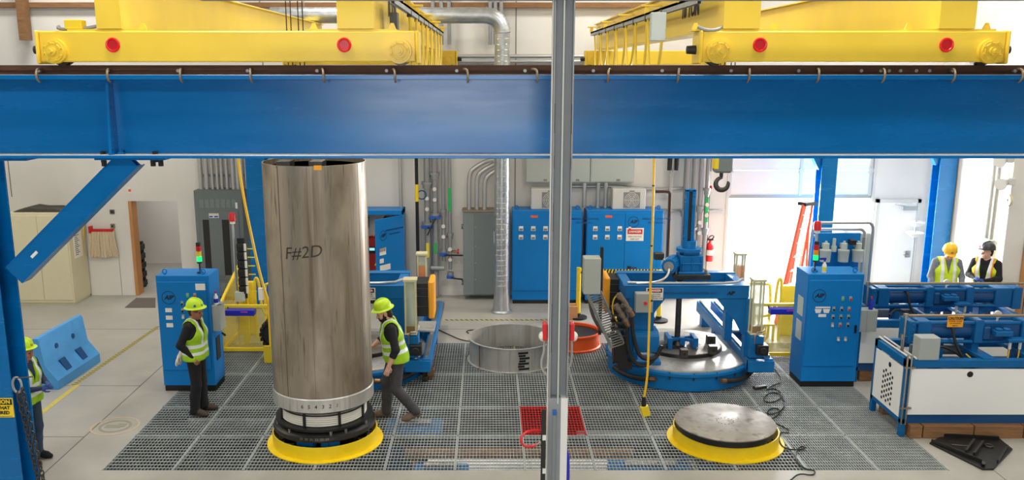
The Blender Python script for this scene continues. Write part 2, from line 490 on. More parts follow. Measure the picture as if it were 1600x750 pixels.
m_.box(BX0, BX1, YB + .09, YB + .22, 5.325, 5.34); m_.box(BX0, BX1, YB + .145, YB + .165, 5.34, 5.375); m_.box(BX0, BX1, YB + .12, YB + .19, 5.37, 5.42)
m_.box(4.0, 4.6, YB + .128, YB + .145, 5.34, 5.385)
m_.build('crane_rail', 'rail_rust', rb)
for u in (62, 172, 285, 394, 507, 618, 731, 839, 949, 1058, 1168, 1276, 1378, 1487, 1592):
    x = at(u, 110, YB).x
    k = 1 if u > 900 else -1
    m_ = MB().tube([(x + .05 * k, YB + .14, 5.38), (x + .02 * k, YB + .0, 5.385), (x, YB - .075, 5.36), (x, YB - .08, 5.29), (x, YB - .02, 5.255)], .011, 8, smooth=2)
    m_.build('hook_bolt', 'hook_steel', rb)
for u in (52, 161, 272, 382, 492, 602, 713, 821, 929, 1038, 1147, 1254, 1353, 1384, 1397, 1415, 1440, 1461, 1497, 1596):
    x = at(u, 110, YB).x
    MB().cyl((x, YB + .145, 5.365), (x, YB + .105, 5.365), .018, n=6).build('rail_bolt', 'pipe_grey', rb)
for x in (-3.95, -3.42):
    MB().cyl((x, YB + .08, 4.45), (x, YB + .08, 4.56), .03, n=6).build('flange_bolt', 'black', rb)
# ------- rear runway beam, far behind, hidden for the most part
YR = 19.65
rr = thing('runway_beam', 'blue runway beam along the back wall mostly hidden behind the front one', 'beam', (0, YR, 4.5))
m_ = MB(); m_.box(-12, 10.3, YR + .15, YR + .165, 4.54, 5.25); m_.box(-12, 10.3, YR, YR + .31, 4.5, 4.54); m_.box(-12, 10.3, YR, YR + .31, 5.24, 5.29)
m_.build('girder', 'beam_blue', rr)
MB().box(-12, 10.3, YR + .12, YR + .19, 5.29, 5.42).build('crane_rail', 'rail_rust', rr)

def hcol(m, x0, x1, y0, y1, z0, z1, tf=.02, tw=.015, along='y'):
    """wide flange column: flanges face the camera (along y) or the sides"""
    if along == 'y':
        m.box(x0, x1, y0, y0 + tf, z0, z1); m.box(x0, x1, y1 - tf, y1, z0, z1)
        m.box((x0 + x1 - tw) / 2, (x0 + x1 + tw) / 2, y0 + tf, y1 - tf, z0, z1)
    else:
        m.box(x0, x0 + tf, y0, y1, z0, z1); m.box(x1 - tf, x1, y0, y1, z0, z1)
        m.box(x0 + tf, x1 - tf, (y0 + y1 - tw) / 2, (y0 + y1 + tw) / 2, z0, z1)
# ------- left front column with its brace, sign, ring and chain
lc = thing('support_column', 'blue steel column at the left edge carrying the front beam', 'column', (-5.3, YB, 0))
m_ = MB(); hcol(m_, -5.56, -5.12, YB - .02, YB + .36, .02, 4.5, .028, .02, 'y')
m_.box(-5.64, -5.04, YB - .08, YB + .4, 0, .03)
m_.build('shaft', 'beam_blue', lc, bevel=.004)
m_ = MB(); m_.box(-5.2, -4.7, YB + .0, YB + .3, 4.47, 4.5); m_.build('cap_plate', 'beam_blue', lc)
bz = thing('diagonal_brace', 'blue diagonal knee brace rising from the left column to the beam', 'brace', (-4.5, YB, 3.2))
m_ = MB(); p0, p1 = Vector((-5.0, YB + .16, 3.26)), Vector((-3.68, YB + .16, 4.49))
m_.bar(p0, p1, .2, .014, up=(0, 1, 0)); 
d = (p1 - p0).normalized(); n = Vector((d.z, 0, -d.x))
m_.bar(p0 + n * .11, p1 + n * .11, .2, .014, up=n); m_.bar(p0 - n * .11, p1 - n * .11, .2, .014, up=n)
m_.bar(p0 + Vector((0, -.09, 0)), p1 + Vector((0, -.09, 0)), .22, .012, up=(0, 1, 0))
m_.build('brace_beam', 'beam_blue', bz)
m_ = MB(); m_.box(-4.02, -3.3, YB + .02, YB + .3, 4.475, 4.498); m_.build('brace_plate', 'beam_blue', bz)
for x in (-3.94, -3.44, -3.36): MB().cyl((x, YB + .06, 4.41), (x, YB + .06, 4.475), .028, n=6).build('brace_bolt', 'black', bz)
MB().cbox(p0 + d * .33 - Vector((0, .098, 0)), (.09, .004, .03), 0, Matrix.Rotation(-R(43), 3, 'Y')).build('sticker', 'paper', bz)
sg = thing('safety_sign', 'small yellow CAUTION HARD HAT REQUIRED sign on the left column', 'sign', (-5.3, YB - .03, 1.3))
a = at(0, 622, YB - .03); b = at(23, 652, YB - .03)
MB().box(a.x - .2, b.x, YB - .035, YB - .028, b.z, a.z).build('sign_panel', 'sign_yellow', sg, bevel=.002)
cx = (a.x - .2 + b.x) / 2
MB().box(a.x - .19, b.x - .008, YB - .037, YB - .035, a.z - .075, a.z - .008).build('sign_header', 'ink', sg)
text('CAUTION', .062, (cx, YB - .038, a.z - .042), 'sign_yellow', sg, bold=.002)
text('HARD HAT', .052, (cx, YB - .037, a.z - .11), 'ink', sg, bold=.002)
text('REQUIRED', .052, (cx, YB - .037, a.z - .165), 'ink', sg, bold=.002)
MB().box(cx - .14, b.x - .02, YB - .037, YB - .035, b.z + .012, b.z + .016).build('sign_border', 'ink', sg)
# ring + chain
ch = thing('hanging_chain', 'steel lifting chain with large ring hanging on the left column', 'chain', (-5.1, YB - .05, .5))
q = at(26, 602, YB - .07)
m_ = MB(); m_.tube([(q.x + .075 * math.sin(t) * .62, YB - .06, q.z + .085 * math.cos(t)) for t in [2 * PI * i / 20 for i in range(20)]], .013, 8, closed=True)
m_.build('ring', 'pipe_grey', ch)
MB().tube([(q.x + .15, YB - .01, q.z + .075), (q.x - .0, YB - .075, q.z + .08)], .008).build('peg', 'dark_steel', ch)
m_ = MB(); z = q.z - .09; k = 0; x = q.x + .02
while z > .05:
    for dx in (-.02, .03):
        pts = []
        for i in range(10):
            t = 2 * PI * i / 10; a_, b_ = .04 * math.cos(t), .022 * math.sin(t)
            if k % 2: pts.append((x + dx + b_, YB - .06, z + a_ + dx))
            else: pts.append((x + dx, YB - .06 + b_, z + a_ + dx))
        m_.tube(pts, .0085, 6, closed=True)
    z -= .056; k += 1; x += .0062
m_.build('chain_links', 'dark_steel', ch)

# ------- rear columns
def rear_col(x0, x1, label, braces):
    c = thing('support_column', label, 'column', ((x0 + x1) / 2, YR, 0))
    m_ = MB(); hcol(m_, x0, x1, YR, YR + .36, .02, 4.5, .025, .02); m_.box(x0 - .06, x1 + .06, YR - .06, YR + .42, 0, .03)
    m_.build('shaft', 'beam_blue', c)
    for (p, q_) in braces:
        m_ = MB(); m_.bar(p, q_, .16, .16); m_.build('knee_brace', 'beam_blue', c)
rear_col(-5.42, -5.0, 'blue steel column standing behind the tall steel cylinder', [])
rear_col(7.38, 7.72, 'blue steel column in front of the open roll-up door', [((7.4, YR + .15, 3.2), (6.75, YR + .1, 4.45))])
rear_col(10.0, 10.38, 'blue steel column at the right beside the white wall', [((10.0, YR + .15, 3.3), (9.4, YR + .1, 4.45))])

# ------- overhead cranes
def hub(m, x, y, z, r):
    m.cyl((x, y, z), (x, y - .05, z), r, n=28); m.cyl((x, y - .05, z), (x, y - .075, z), r * .84, n=28)
    m.torus((x, y - .075, z), r * .62, r * .06, 'y', 24, 6); m.cyl((x, y - .045, z), (x, y - .11, z), r * .36, n=16); m.cyl((x, y - .11, z), (x, y - .15, z), r * .2, n=6)
    for i in range(8):
        t = 2 * PI * i / 8 + .3
        m.cyl((x + r * .74 * math.cos(t), y - .06, z + r * .74 * math.sin(t)), (x + r * .74 * math.cos(t), y - .095, z + r * .74 * math.sin(t)), r * .08, n=6)
def girder(root, x0, x1, zt=6.31, zb=5.77):
    m = MB()
    m.box(x0 + .02, x1 - .02, YB + .05, YR + .2, zb, zt - .015); m.box(x0 - .03, x1 + .03, YB + .05, YR + .2, zt - .02, zt)
    m.box(x0, x1, YB + .0, YB + .05, zb, zt)
    return m.build('girder', 'crane_yellow', root, bevel=.003)
def crane(tx0, tx1, ga, gb, reds, rail_x, label, hook_xy):
    root = thing('overhead_crane', label, 'crane', ((tx0 + tx1) / 2, 14, 5.42))
    for y, near in ((YB, 1), (YR, 0)):
        m = MB(); m.box(tx0 + .03, tx1 - .03, y, y + .28, 5.45, 5.75)
        m.box(tx0, tx0 + .03, y - .03, y + .31, 5.43, 5.755); m.box(tx1 - .03, tx1, y - .03, y + .31, 5.43, 5.755)
        t = m.build('end_truck', 'crane_yellow', root, bevel=.012)
        for k, x in enumerate((tx0 + .19, tx1 - .19)):
            m = MB(); hub(m, x, y, 5.555, .122); m.build('wheel_hub', 'crane_yellow', t)
            MB().cyl((x, y + .1, 5.52), (x, y + .2, 5.52), .105, n=28).build('wheel', 'dark_steel', t)
            s = 1 if k else -1; xe = tx1 if k else tx0
            if not (near and k and tx0 < 0): MB().cyl((xe, y + .14, 5.57), (xe + s * .09, y + .14, 5.57), .045, .04, n=14).build('bumper', 'rubber', t)
        if near:
            for u in reds:
                p = at(u, 75, y)
                MB().cyl((p.x, y + .004, 5.615), (p.x, y - .006, 5.615), .058, n=24).build('reflector_disc', 'red', t)
                MB().torus((p.x, y - .008, 5.615), .06, .012, 'y', 28, 8).build('reflector_rim', 'bright_red', t)
            for g in (ga, gb):
                m = MB(); m.box(g[0] - .3, g[1] + .22, y + .02, y + .26, 5.75, 5.768)
                for x in (g[0] - .25, g[1] + .17): m.prism([(x - .04, 5.768), (x + .04, 5.768), (x + .015, 5.83), (x - .015, 5.83)], 'y', y + .1, y + .12)
                m.build('bearing_plate', 'crane_yellow', t)
    girder(root, *ga); girder(root, *gb)
    # hoist ropes up to the trolley
    if hook_xy:
        hx, hy = hook_xy
        for dx in (-.11, -.05, .05, .11):
            MB().cyl((hx + dx, hy, 4.7), (hx + dx, hy, 8.6), .008, n=6).build('wire_rope', 'black', root)
    # walkway bracket stubs along the girder and festoon rail
    gx = ga[0] if rail_x < ga[0] else gb[1]
    sgn = -1 if rail_x < ga[0] else 1
    for y in [10.2 + 2.2 * i for i in range(5)]:
        m = MB(); m.box(min(gx, rail_x + sgn * .08), max(gx, rail_x + sgn * .08), y - .05, y + .05, 6.2, 6.225); m.box(rail_x - .03, rail_x + .03, y - .03, y + .03, 6.1, 6.2)
        m.build('rail_bracket', 'crane_yellow', root)
    m = MB(); m.box(rail_x - .025, rail_x + .025, YB + .3, YR - .7, 6.08, 6.11); m.box(rail_x - .025, rail_x - .018, YB + .3, YR - .7, 6.03, 6.11); m.box(rail_x + .018, rail_x + .025, YB + .3, YR - .7, 6.03, 6.11)
    m.build('festoon_rail', 'galvanized', root)
    y = YB + 2.2; k = 0
    fest = []
    while y < YR - 1.2:
        d = .62 + .14 * math.sin(k * 2.1); L = .98 + .1 * math.cos(k * 1.7)
        pts = [(rail_x, y, 6.05), (rail_x + .01, y + .06, 6.0 - d * .5), (rail_x, y + L * .3, 6.0 - d * 1.25), (rail_x, y + L * .7, 6.0 - d * 1.25), (rail_x + .01, y + L - .06, 6.0 - d * .5), (rail_x, y + L, 6.05)]
        fest.append(MB().tube(pts, .018, 6, smooth=3).build('festoon_cable', 'crane_yellow', root))
        MB().box(rail_x - .03, rail_x + .03, y - .03, y + .03, 6.0, 6.09).build('cable_trolley', 'dark_steel', root)
        y += L + .06; k += 1
    return root
c1 = crane(-4.48, -.7, (-3.87, -3.62), (-1.5, -1.14), (177, 538), -.98, 'yellow overhead bridge crane on the left half of the blue beam', (-2.62, 12.3))
c2 = crane(2.07, 5.13, (2.3, 2.66), (4.42, 4.78), (1187, 1478), 2.12, 'yellow overhead bridge crane marked 10 TON on the right half of the blue beam', (3.68, 14.0))
text('10 TON', .26, (2.315 - .003, 10.6, 6.05), 'navy_cloth', c2, rotz=-PI / 2, bold=.006)
text('10 TON', .26, (-1.158 + .003, 10.9, 6.05), 'navy_cloth', c1, rotz=PI / 2, bold=.006)
# control boxes and hoses
m_ = MB(); a = at(1018, 28, 9.9); m_.box(a.x, a.x + .16, 9.9, 10.0, 5.68, 5.98); m_.build('junction_box', 'light_box', c2, bevel=.006)
m_ = MB(); m_.box(-1.5 + .42, -1.5 + .5, 9.9, 10.1, 5.7, 5.98); m_.build('junction_box', 'dark_steel', c1)
q = [at(1156, 0, 9.2), at(1148, 28, 9.1), at(1125, 46, 9.02), at(1105, 48, 9.0), at(1090, 42, 9.0)]
MB().tube(q, .017, 8, smooth=2).build('hose', 'pipe_grey', c2)
m_ = MB(); q = [at(92, 42, YB), at(90, 44, YB + .1), at(104, 47, YB + .1), at(140, 44, YB + .1), at(162, 38, YB + .1), at(170, 30, YB + .1)]
m_.tube(q, .018, 8, smooth=2); m_.build('hose', 'pipe_grey', c1)
a = at(101, 43, YB + .05); m_ = MB().box(a.x, a.x + .17, YB + .04, YB + .16, 5.77, 5.86); m_.build('limit_switch', 'safety_yellow', c1, bevel=.006)

# ------- hook blocks
def hook_block(x, y, z, label):
    h = thing('hook_block', label, 'hook', (x, y, z))
    m = MB(); m.box(x - .14, x + .14, y - .1, y + .1, z + .2, z + .5); m.build('block_body', 'switch_grey', h, bevel=.03)
    m = MB(); m.box(x - .145, x - .08, y - .105, y + .105, z + .26, z + .5); m.build('hazard_band', 'safety_yellow', h, bevel=.01)
    pts = [(x - .01, y, z + .22), (x - .01, y, z + .14)]
    for i in range(15):
        t = R(100) + R(285) * i / 14
        pts.append((x + .01 + .1 * math.cos(t), y, z + .02 + .1 * math.sin(t)))
    rr_ = [.03, .03] + [.026 + .016 * math.sin(PI * i / 14) for i in range(15)]; rr_[-1] = .012
    MB().tube(pts, rr_, 10).build('hook', 'dark_steel', h)
    return h
hook_block(3.68, 14.0, 3.57, 'grey crane hook block hanging under the right crane')
hook_block(-2.62, 12.3, 4.35, 'grey crane hook block hanging above the tall steel cylinder')

# ------- grey foreground post with its cross beam
YP = 7.5
fp = thing('steel_post', 'grey steel post in the foreground with a white painted foot', 'post', (.6, YP, 0))
x0, x1 = .53, .70
def post(m, za, zb):
    m.box(x0, x0 + .012, YP, YP + .2, za, zb); m.box(x1 - .012, x1, YP, YP + .2, za, zb); m.box(x0, x1, YP + .09, YP + .1, za, zb)
m_ = MB(); post(m_, 2.5, 7.2); m_.build('upper_shaft', 'post_grey', fp)
m_ = MB(); m_.box(x0 - .004, x1 - .06, YP - .002, YP + .2, .02, 2.5, 1); m_.box(x1 - .06, x1 + .002, YP - .004, YP + .2, 0.02, 2.5, 0); m_.box(x0 - .1, x1 + .1, YP - .1, YP + .3, 0, .03, 1)
m_.build('lower_shaft', ['post_white', 'post_grey'], fp)
m_ = MB(); m_.box(.605, .617, YP - .012, YP + .09, 2.45, 7.2); m_.build('stiffening_strip', 'light_box', fp)
for z0, z1 in ((4.85, 5.1), (4.55, 4.66), (4.0, 4.25), (2.9, 3.35)):
    m_ = MB(); m_.box(.545, .553, YP + .084, YP + .09, z0, z1); m_.box(.688, .69, YP - .001, YP + .02, z0, z1); m_.build('scuff_mark', 'scuff', fp)
m_ = MB(); m_.box(x0 - .012, x0 - .004, YP + .02, YP + .1, 1.0, 7.2); m_.build('flat_conduit', 'off_white', fp)
# cross beam at the top of the frame
m_ = MB(); m_.box(-2.4, 6.5, YP - .03, YP + .2, 5.942, 5.965); m_.box(-2.4, 6.5, YP + .08, YP + .095, 5.965, 6.25); m_.box(-2.4, 6.5, YP - .03, YP + .2, 6.25, 6.275)
tag(m_.build('cross_beam', 'post_grey', loc=(0, YP, 5.97)), 'grey steel cross beam along the top of the foreground post', 'beam')
# strobes on both sides of the post
for u, s, lab in ((851, -1, 'red and white alarm strobe on the left side of the grey post'), (893, 1, 'red and white alarm strobe on the right side of the grey post')):
    p = at(u, 516, YP + .1)
    o = thing('alarm_strobe', lab, 'alarm', (p.x, YP + .1, p.z))
    xi = x0 - .012 if s < 0 else x1
    a_, b_ = sorted((p.x, xi))
    MB().box(a_, b_, YP + .05, YP + .13, p.z - .06, p.z + .05).build('back_box', 'switch_grey', o, bevel=.004)
    MB().box(p.x - .02, p.x + .02, YP + .03, YP + .14, p.z - .08, p.z + .075).build('housing', 'red', o, bevel=.008)
    m_ = MB(); m_.sphere((p.x + s * .02, YP + .08, p.z - .05), (.035, .04, .045)); m_.build('flash_lens', 'off_white', o)
    pts = [(xi + s * .03, YP + .08, p.z - .06), (xi + s * .03, YP + .08, p.z - .2), (xi + s * .055, YP + .08, p.z - .27), (xi + s * .05, YP + .08, p.z - .36), (xi + s * .0, YP + .09, p.z - .42)] if s < 0 else [(xi + .03, YP + .08, p.z - .06), (xi + .035, YP + .08, p.z - .22), (xi + .03, YP + .08, p.z - .3), (xi + .0, YP + .08, p.z - .36)]
    MB().tube(pts, .011, 8, smooth=2).build('conduit_loop', 'conduit', o)
# level and tubes leaning on the lower post, hose loop and a blue rag
p = at(846, 640, YP - .05); q = at(853, 750, YP - .05)
o = thing('spirit_level', 'long black spirit level hung on the left of the post', 'level', (p.x, YP - .05, q.z - .3))
MB().box(p.x - .0, p.x + .042, YP - .06, YP - .035, q.z - .3, p.z).build('level_bar', 'dark_slot', o, bevel=.003)
for v in (683, 735):
    a = at(850, v, YP - .06); MB().box(a.x - .014, a.x + .018, YP - .064, YP - .06, a.z - .03, a.z + .02).build('vial', 'off_white', o)
p = at(866, 645, YP - .04)
o = thing('square_tube', 'grey square tube with blue cap standing against the post', 'tube', (p.x, YP - .05, 0))
MB().box(p.x - .012, p.x + .018, YP - .05, YP - .02, 0, p.z - .02).build('tube', 'switch_grey', o); MB().box(p.x - .014, p.x + .02, YP - .052, YP - .018, p.z - .02, p.z + .02).build('tube_cap', 'valve_blue', o)
pts = [at(846, 673, YP), at(830, 672, YP - .02), at(817, 678, YP - .04), at(813, 688, YP - .05), at(818, 697, YP - .06), at(830, 698, YP - .06), at(838, 695, YP - .06)]
hs = thing('air_hose', 'red air hose loop with brass end beside the grey post', 'hose', pts[3])
MB().tube(pts, .012, 8, smooth=2).build('hose', 'red', hs); MB().cyl(pts[-1], at(845, 691, YP - .06), .01, n=8).build('hose_end', 'hook_steel', hs)
p = at(885, 728, YP); m_ = MB()
m_.tube([(p.x, YP + .06, p.z + .15), (p.x + .012, YP + .05, p.z + .05), (p.x + .01, YP + .06, p.z - .06), (p.x + .018, YP + .05, p.z - .25)], [.012, .022, .026, .02], 8, smooth=2)
tag(m_.build('cloth_rag', 'navy_box', loc=p), 'crumpled blue rag hanging at the foot of the post', 'rag')

# ================================================================== the pit cover
def grating(w_, d_, name, m, turn):
    g = MB(); t = .012
    g.box(0, w_, 0, .014, -.035, 0); g.box(0, w_, d_ - .014, d_, -.035, 0); g.box(0, .014, 0, d_, -.035, 0); g.box(w_ - .014, w_, 0, d_, -.035, 0)
    pa, pb = (.0484, .096) if not turn else (.036, .1)
    n = int(round(w_ / pa)); k = int(round(d_ / pb))
    wa, wb = (.006, .0105) if not turn else (.0085, .009)
    za, zb = (-.01, -.016) if not turn else (-.02, -.01)
    for i in range(1, n): g.box(w_ * i / n - wa / 2, w_ * i / n + wa / 2, 0, d_, za, -.001)
    for i in range(1, k): g.box(0, w_, d_ * i / k - wb / 2, d_ * i / k + wb / 2, zb, -.0015)
    return g
ordn = ['first', 'second', 'third', 'fourth', 'fifth', 'sixth', 'seventh', 'eighth', 'ninth', 'tenth', 'eleventh', 'twelfth']
rowy = [PY0, 12.45, 13.6, 15.2, PY1]; rown = ['front', 'second', 'third', 'rear']
cw = (PX1 - PX0) / 12
for r_ in range(4):
    protos = {}
    for c_ in range(12):
        red = (r_ == 1 and c_ == 6)
        turn = c_ >= 10 or (r_, c_) in ((2, 9), (1, 9), (3, 9))
        key = 'red' if red else turn
        if key not in protos:
            o = grating(cw - .006, rowy[r_ + 1] - rowy[r_] - .006, 'grating_panel', '', turn).build('grating_panel', 'red_grate' if red else 'grating_steel')
            protos[key] = o
        else:
            o = protos[key].copy(); COL.objects.link(o)
        o.location = (PX0 + c_ * cw + .003, rowy[r_] + .003, 0)
        if red: tag(o, 'red painted grating panel in the floor beside the grey post', 'grating', 'grating panels over the pit')
        else: tag(o, 'grey steel grating panel, %s from the left in the %s row' % (ordn[c_], rown[r_]), 'grating', 'grating panels over the pit')
for y in rowy[1:4]:
    o = MB().box(PX0, PX1, y - .03, y + .03, -.2, -.037).build('support_beam', 'dark_steel', loc=(0, y, -.1))
    tag(o, {12.45: 'front', 13.6: 'middle', 15.2: 'rear'}[y] + ' dark steel beam carrying the floor grating from below', 'beam')
# what lies in the pit below the grating
for (x0_, x1_, y_, r0_, mm, lab) in ((-1.3, 2.2, 12.72, .12, 'jamb_wood', 'brown pipe running in the pit left of the post'), (-.9, 3.0, 12.0, .2, 'white_paint', 'pale pipe running in the pit near its front edge'), (1.4, 6.0, 13.3, .1, 'pipe_grey', 'grey pipe running through the pit under the right half'), (-5, -2.6, 13.9, .12, 'pipe_grey', 'grey pipe running through the pit under the left half')):
    tag(MB().cyl((x0_, y_, -.4), (x1_, y_, -.4), r0_, n=16).box(x0_ + .1, x0_ + .2, y_ - .05, y_ + .05, -1.4, -.4).box(x1_ - .2, x1_ - .1, y_ - .05, y_ + .05, -1.4, -.4).build('pit_pipe', mm, loc=(x0_, y_, -1.4)), lab, 'pipe')
for i, (x_, y_, sx_, sy_, h_, lab) in enumerate(((-1.2, 13.2, .9, .5, 1.25, 'blue pump unit in the pit below the walking man'), (-.7, 11.75, .8, .35, 1.2, 'blue pump unit in the pit right of the yellow ring'), (2.3, 11.8, 1.2, .5, 1.2, 'blue pump unit in the pit beneath the front grating right of the post'), (3.2, 12.6, .5, .5, .9, 'blue pump unit in the pit left of the steel disc'))):
    o = thing('pump_unit', lab, 'pump', (x_, y_, -1.4))
    MB().box(x_ - sx_ / 2, x_ + sx_ / 2, y_ - sy_ / 2, y_ + sy_ / 2, -1.4, -1.4 + h_).build('housing', 'machine_blue', o, bevel=.02)
    MB().cyl((x_ - sx_ * .3, y_, -1.4 + h_ + .04), (x_ + sx_ * .3, y_, -1.4 + h_ + .04), .06).build('shaft', 'steel', o)

# ================================================================== tall cylinder on its pedestal, and the disc on the other ring
def wrap_text(s, size, a, z, c, rad, m, parent, bold=0.0, shear=0.0, name='lettering', tilt=0.0):
    cu = D.curves.new(name, 'FONT'); cu.body = s; cu.size = size; cu.offset = bold; cu.shear = shear; cu.extrude = 0
    cu.align_x = 'CENTER'; cu.align_y = 'CENTER'; cu.resolution_u = 3
    t = D.objects.new('t', cu); COL.objects.link(t)
    me = D.meshes.new_from_object(t.evaluated_get(bpy.context.evaluated_depsgraph_get())); D.objects.remove(t)
    base = W[parent.name]
    for v in me.vertices:
        x, y = v.co.x, v.co.y + v.co.x * tilt
        t_ = a + x / rad
        v.co = Vector((c[0] + (rad + .003) * math.sin(t_), c[1] - (rad + .003) * math.cos(t_), z + y)) - base
    me.materials.clear(); me.materials.append(M[m])
    o = D.objects.new(name, me); COL.objects.link(o); o.parent = parent; W[o.name] = base.copy()
    return o
def kick_ring(c, label):
    m = MB(); m.lathe([(.745, .0), (.845, .0), (.845, .012), (.76, .014), (.762, .2), (.745, .2)], (c[0], c[1], 0), 72, closed=True)
    o = m.build('kick_ring', 'ring_yellow', loc=(c[0], c[1], 0))
    return tag(o, label, 'ring')
CA = (-2.43, 12.3); CB = (3.49, 12.3)
kick_ring(CA, 'yellow kick ring on the grating around the tall cylinder')
kick_ring(CB, 'yellow kick ring on the grating around the flat steel disc')
pd = thing('winding_pedestal', 'black flanged pedestal wound with pale cable under the tall cylinder', 'pedestal', (*CA, 0))
m_ = MB(); m_.lathe([(.45, .24), (.73, .26), (.745, .29), (.735, .33), (.66, .36), (.63, .40), (.70, .405), (.705, .44), (.60, .445)], (*CA, 0), 64)
m_.build('flange', 'black_paint', pd)
m_ = MB(); m_.cyl((*CA, .0), (*CA, .26), .2, n=24)
for i in range(8):
    t = 2 * PI * i / 8 + .2; m_.bar((CA[0] + .15 * math.cos(t), CA[1] + .15 * math.sin(t), .13), (CA[0] + .6 * math.cos(t), CA[1] + .6 * math.sin(t), .13), .08, .26)
m_.build('support', 'black_paint', pd)
for a_ in (-.32, .3):
    MB().cbox((CA[0] + .55 * math.sin(a_), CA[1] - .55 * math.cos(a_), .13), (.26, .1, .22), 0, Matrix.Rotation(a_, 3, 'Z')).build('blue_block', 'machine_blue', pd)
m_ = MB(); m_.cyl((*CA, .44), (*CA, .7), .575, n=48); m_.ring((*CA, 0), .58, .66, .655, .675, 64); m_.ring((*CA, 0), .5, .62, .60, .625, 64)
m_.build('drum_core', 'dark_steel', pd)
prof = []
for i in range(6):
    z = .452 + i * .029
    for k in range(5): prof.append((.59 + .03 * math.sin(PI * k / 4), z + .027 * k / 4))
for i in range(6): MB().torus((*CA, .462 + .031 * i), .602, .0145, 'z', 64, 8).build('cable_strand', 'cable_white', pd)
for t in (-1.15, -.28, .52, 1.25, 2.2, 3.1, 4.0):
    MB().cbox((CA[0] + .625 * math.sin(t), CA[1] - .625 * math.cos(t), .55), (.035, .03, .22), 0, Matrix.Rotation(t, 3, 'Z')).build('retaining_strap', 'black_paint', pd)
for t in (-.62, .3, .62, 1.2, -1.2):
    MB().cyl((CA[0] + .685 * math.sin(t), CA[1] - .685 * math.cos(t), .34), (CA[0] + .685 * math.sin(t), CA[1] - .685 * math.cos(t), .405), .02, n=6).build('flange_bolt', 'steel', pd)
for i, s_ in enumerate(('29', '30', '31', '32', '33', '34')):
    wrap_text(s_, .05, -.28 + .1 * i, .315, CA, .74, 'hook_steel', pd)
cyl = thing('steel_cylinder', 'tall weathered steel cylinder marked F#2D standing on the left pedestal', 'cylinder', (*CA, .7))
RC = .712; ZT = 4.13
m_ = MB(); m_.lathe([(RC - .015, .9), (RC, .9), (RC, ZT), (RC - .015, ZT)], (*CA, 0), 96, closed=True); m_.build('shell', 'stainless', cyl)
m_ = MB(); m_.lathe([(RC - .03, .7), (RC + .012, .7), (RC + .014, .885), (RC + .004, .9), (RC - .03, .9)], (*CA, 0), 96, closed=True); m_.build('base_collar', 'stainless_clean', cyl)
m_ = MB(); m_.ring((*CA, 0), RC - .01, RC + .003, .893, .905, 96); m_.build('weld_bead', 'scuff', cyl)
for t, wd in ((-.56, .012), (.04, .004), (1.12, .006)):
    m_ = MB(); m_.lathe([(RC + .002, .905), (RC + .002, ZT - .01)], (*CA, 0), 2, a0=t - PI / 2 - wd / RC / 2, a1=t - PI / 2 + wd / RC / 2); m_.build('weld_seam', 'scuff', cyl)
for x in (-.3, .13):
    m_ = MB(); m_.box(CA[0] + x - .09, CA[0] + x + .09, CA[1] - .6, CA[1] - .3, ZT - .03, ZT + .05); m_.build('lifting_lug', 'dark_steel', cyl)
m_ = MB(); m_.lathe([(RC - .1, ZT - .06), (.02, ZT - .06)], (*CA, 0), 64); m_.build('hollow_shade', 'dark_slot', cyl)  # dark disc painted in for the shade inside the open top
m_ = MB(); m_.lathe([(RC + .003, ZT - .05), (RC + .003, ZT + .012)], (*CA, 0), 4, a0=.18 - PI / 2, a1=.32 - PI / 2); m_.build('yellow_tag', 'sign_orange', cyl)
wrap_text('F#2D', .23, -.1, 2.97, CA, RC, 'marker', cyl, shear=.12, bold=.0, tilt=.1)
for i, s_ in enumerate('654321'): wrap_text(s_, .075, -.24 + .135 * i, .79, CA, RC + .013, 'marker', cyl, bold=.001, shear=.1)
CD = (3.45, 12.2)
ds = thing('rotary_disc', 'flat round steel disc on a black hub inside the right yellow ring', 'disc', (*CB, 0))
m_ = MB(); m_.lathe([(0, .305), (.715, .305), (.725, .312), (.725, .326), (.715, .33), (0, .33)], (*CD, 0), 96); m_.build('plate', 'disc_steel', ds)
m_ = MB(); m_.lathe([(.64, .2), (.69, .21), (.7, .304)], (*CD, 0), 64); m_.build('black_rim', 'black_paint', ds)
m_ = MB(); m_.cyl((*CD, 0), (*CD, .305), .2, n=24)
for i in range(8):
    t = 2 * PI * i / 8 + .2; m_.bar((CD[0] + .15 * math.cos(t), CD[1] + .15 * math.sin(t), .12), (CD[0] + .6 * math.cos(t), CD[1] + .6 * math.sin(t), .12), .08, .24)
m_.build('support', 'black_paint', ds)
for a_ in (-.3, .32):
    MB().cbox((CD[0] + .58 * math.sin(a_), CD[1] - .58 * math.cos(a_), .12), (.3, .1, .2), 0, Matrix.Rotation(a_, 3, 'Z')).build('blue_block', 'machine_blue', ds)
for i in range(14):
    t = 2 * PI * i / 14; MB().cyl((CD[0] + .12 * math.cos(t), CD[1] + .12 * math.sin(t), .329), (CD[0] + .12 * math.cos(t), CD[1] + .12 * math.sin(t), .3315), .01, n=8).build('bolt_hole', 'black', ds)

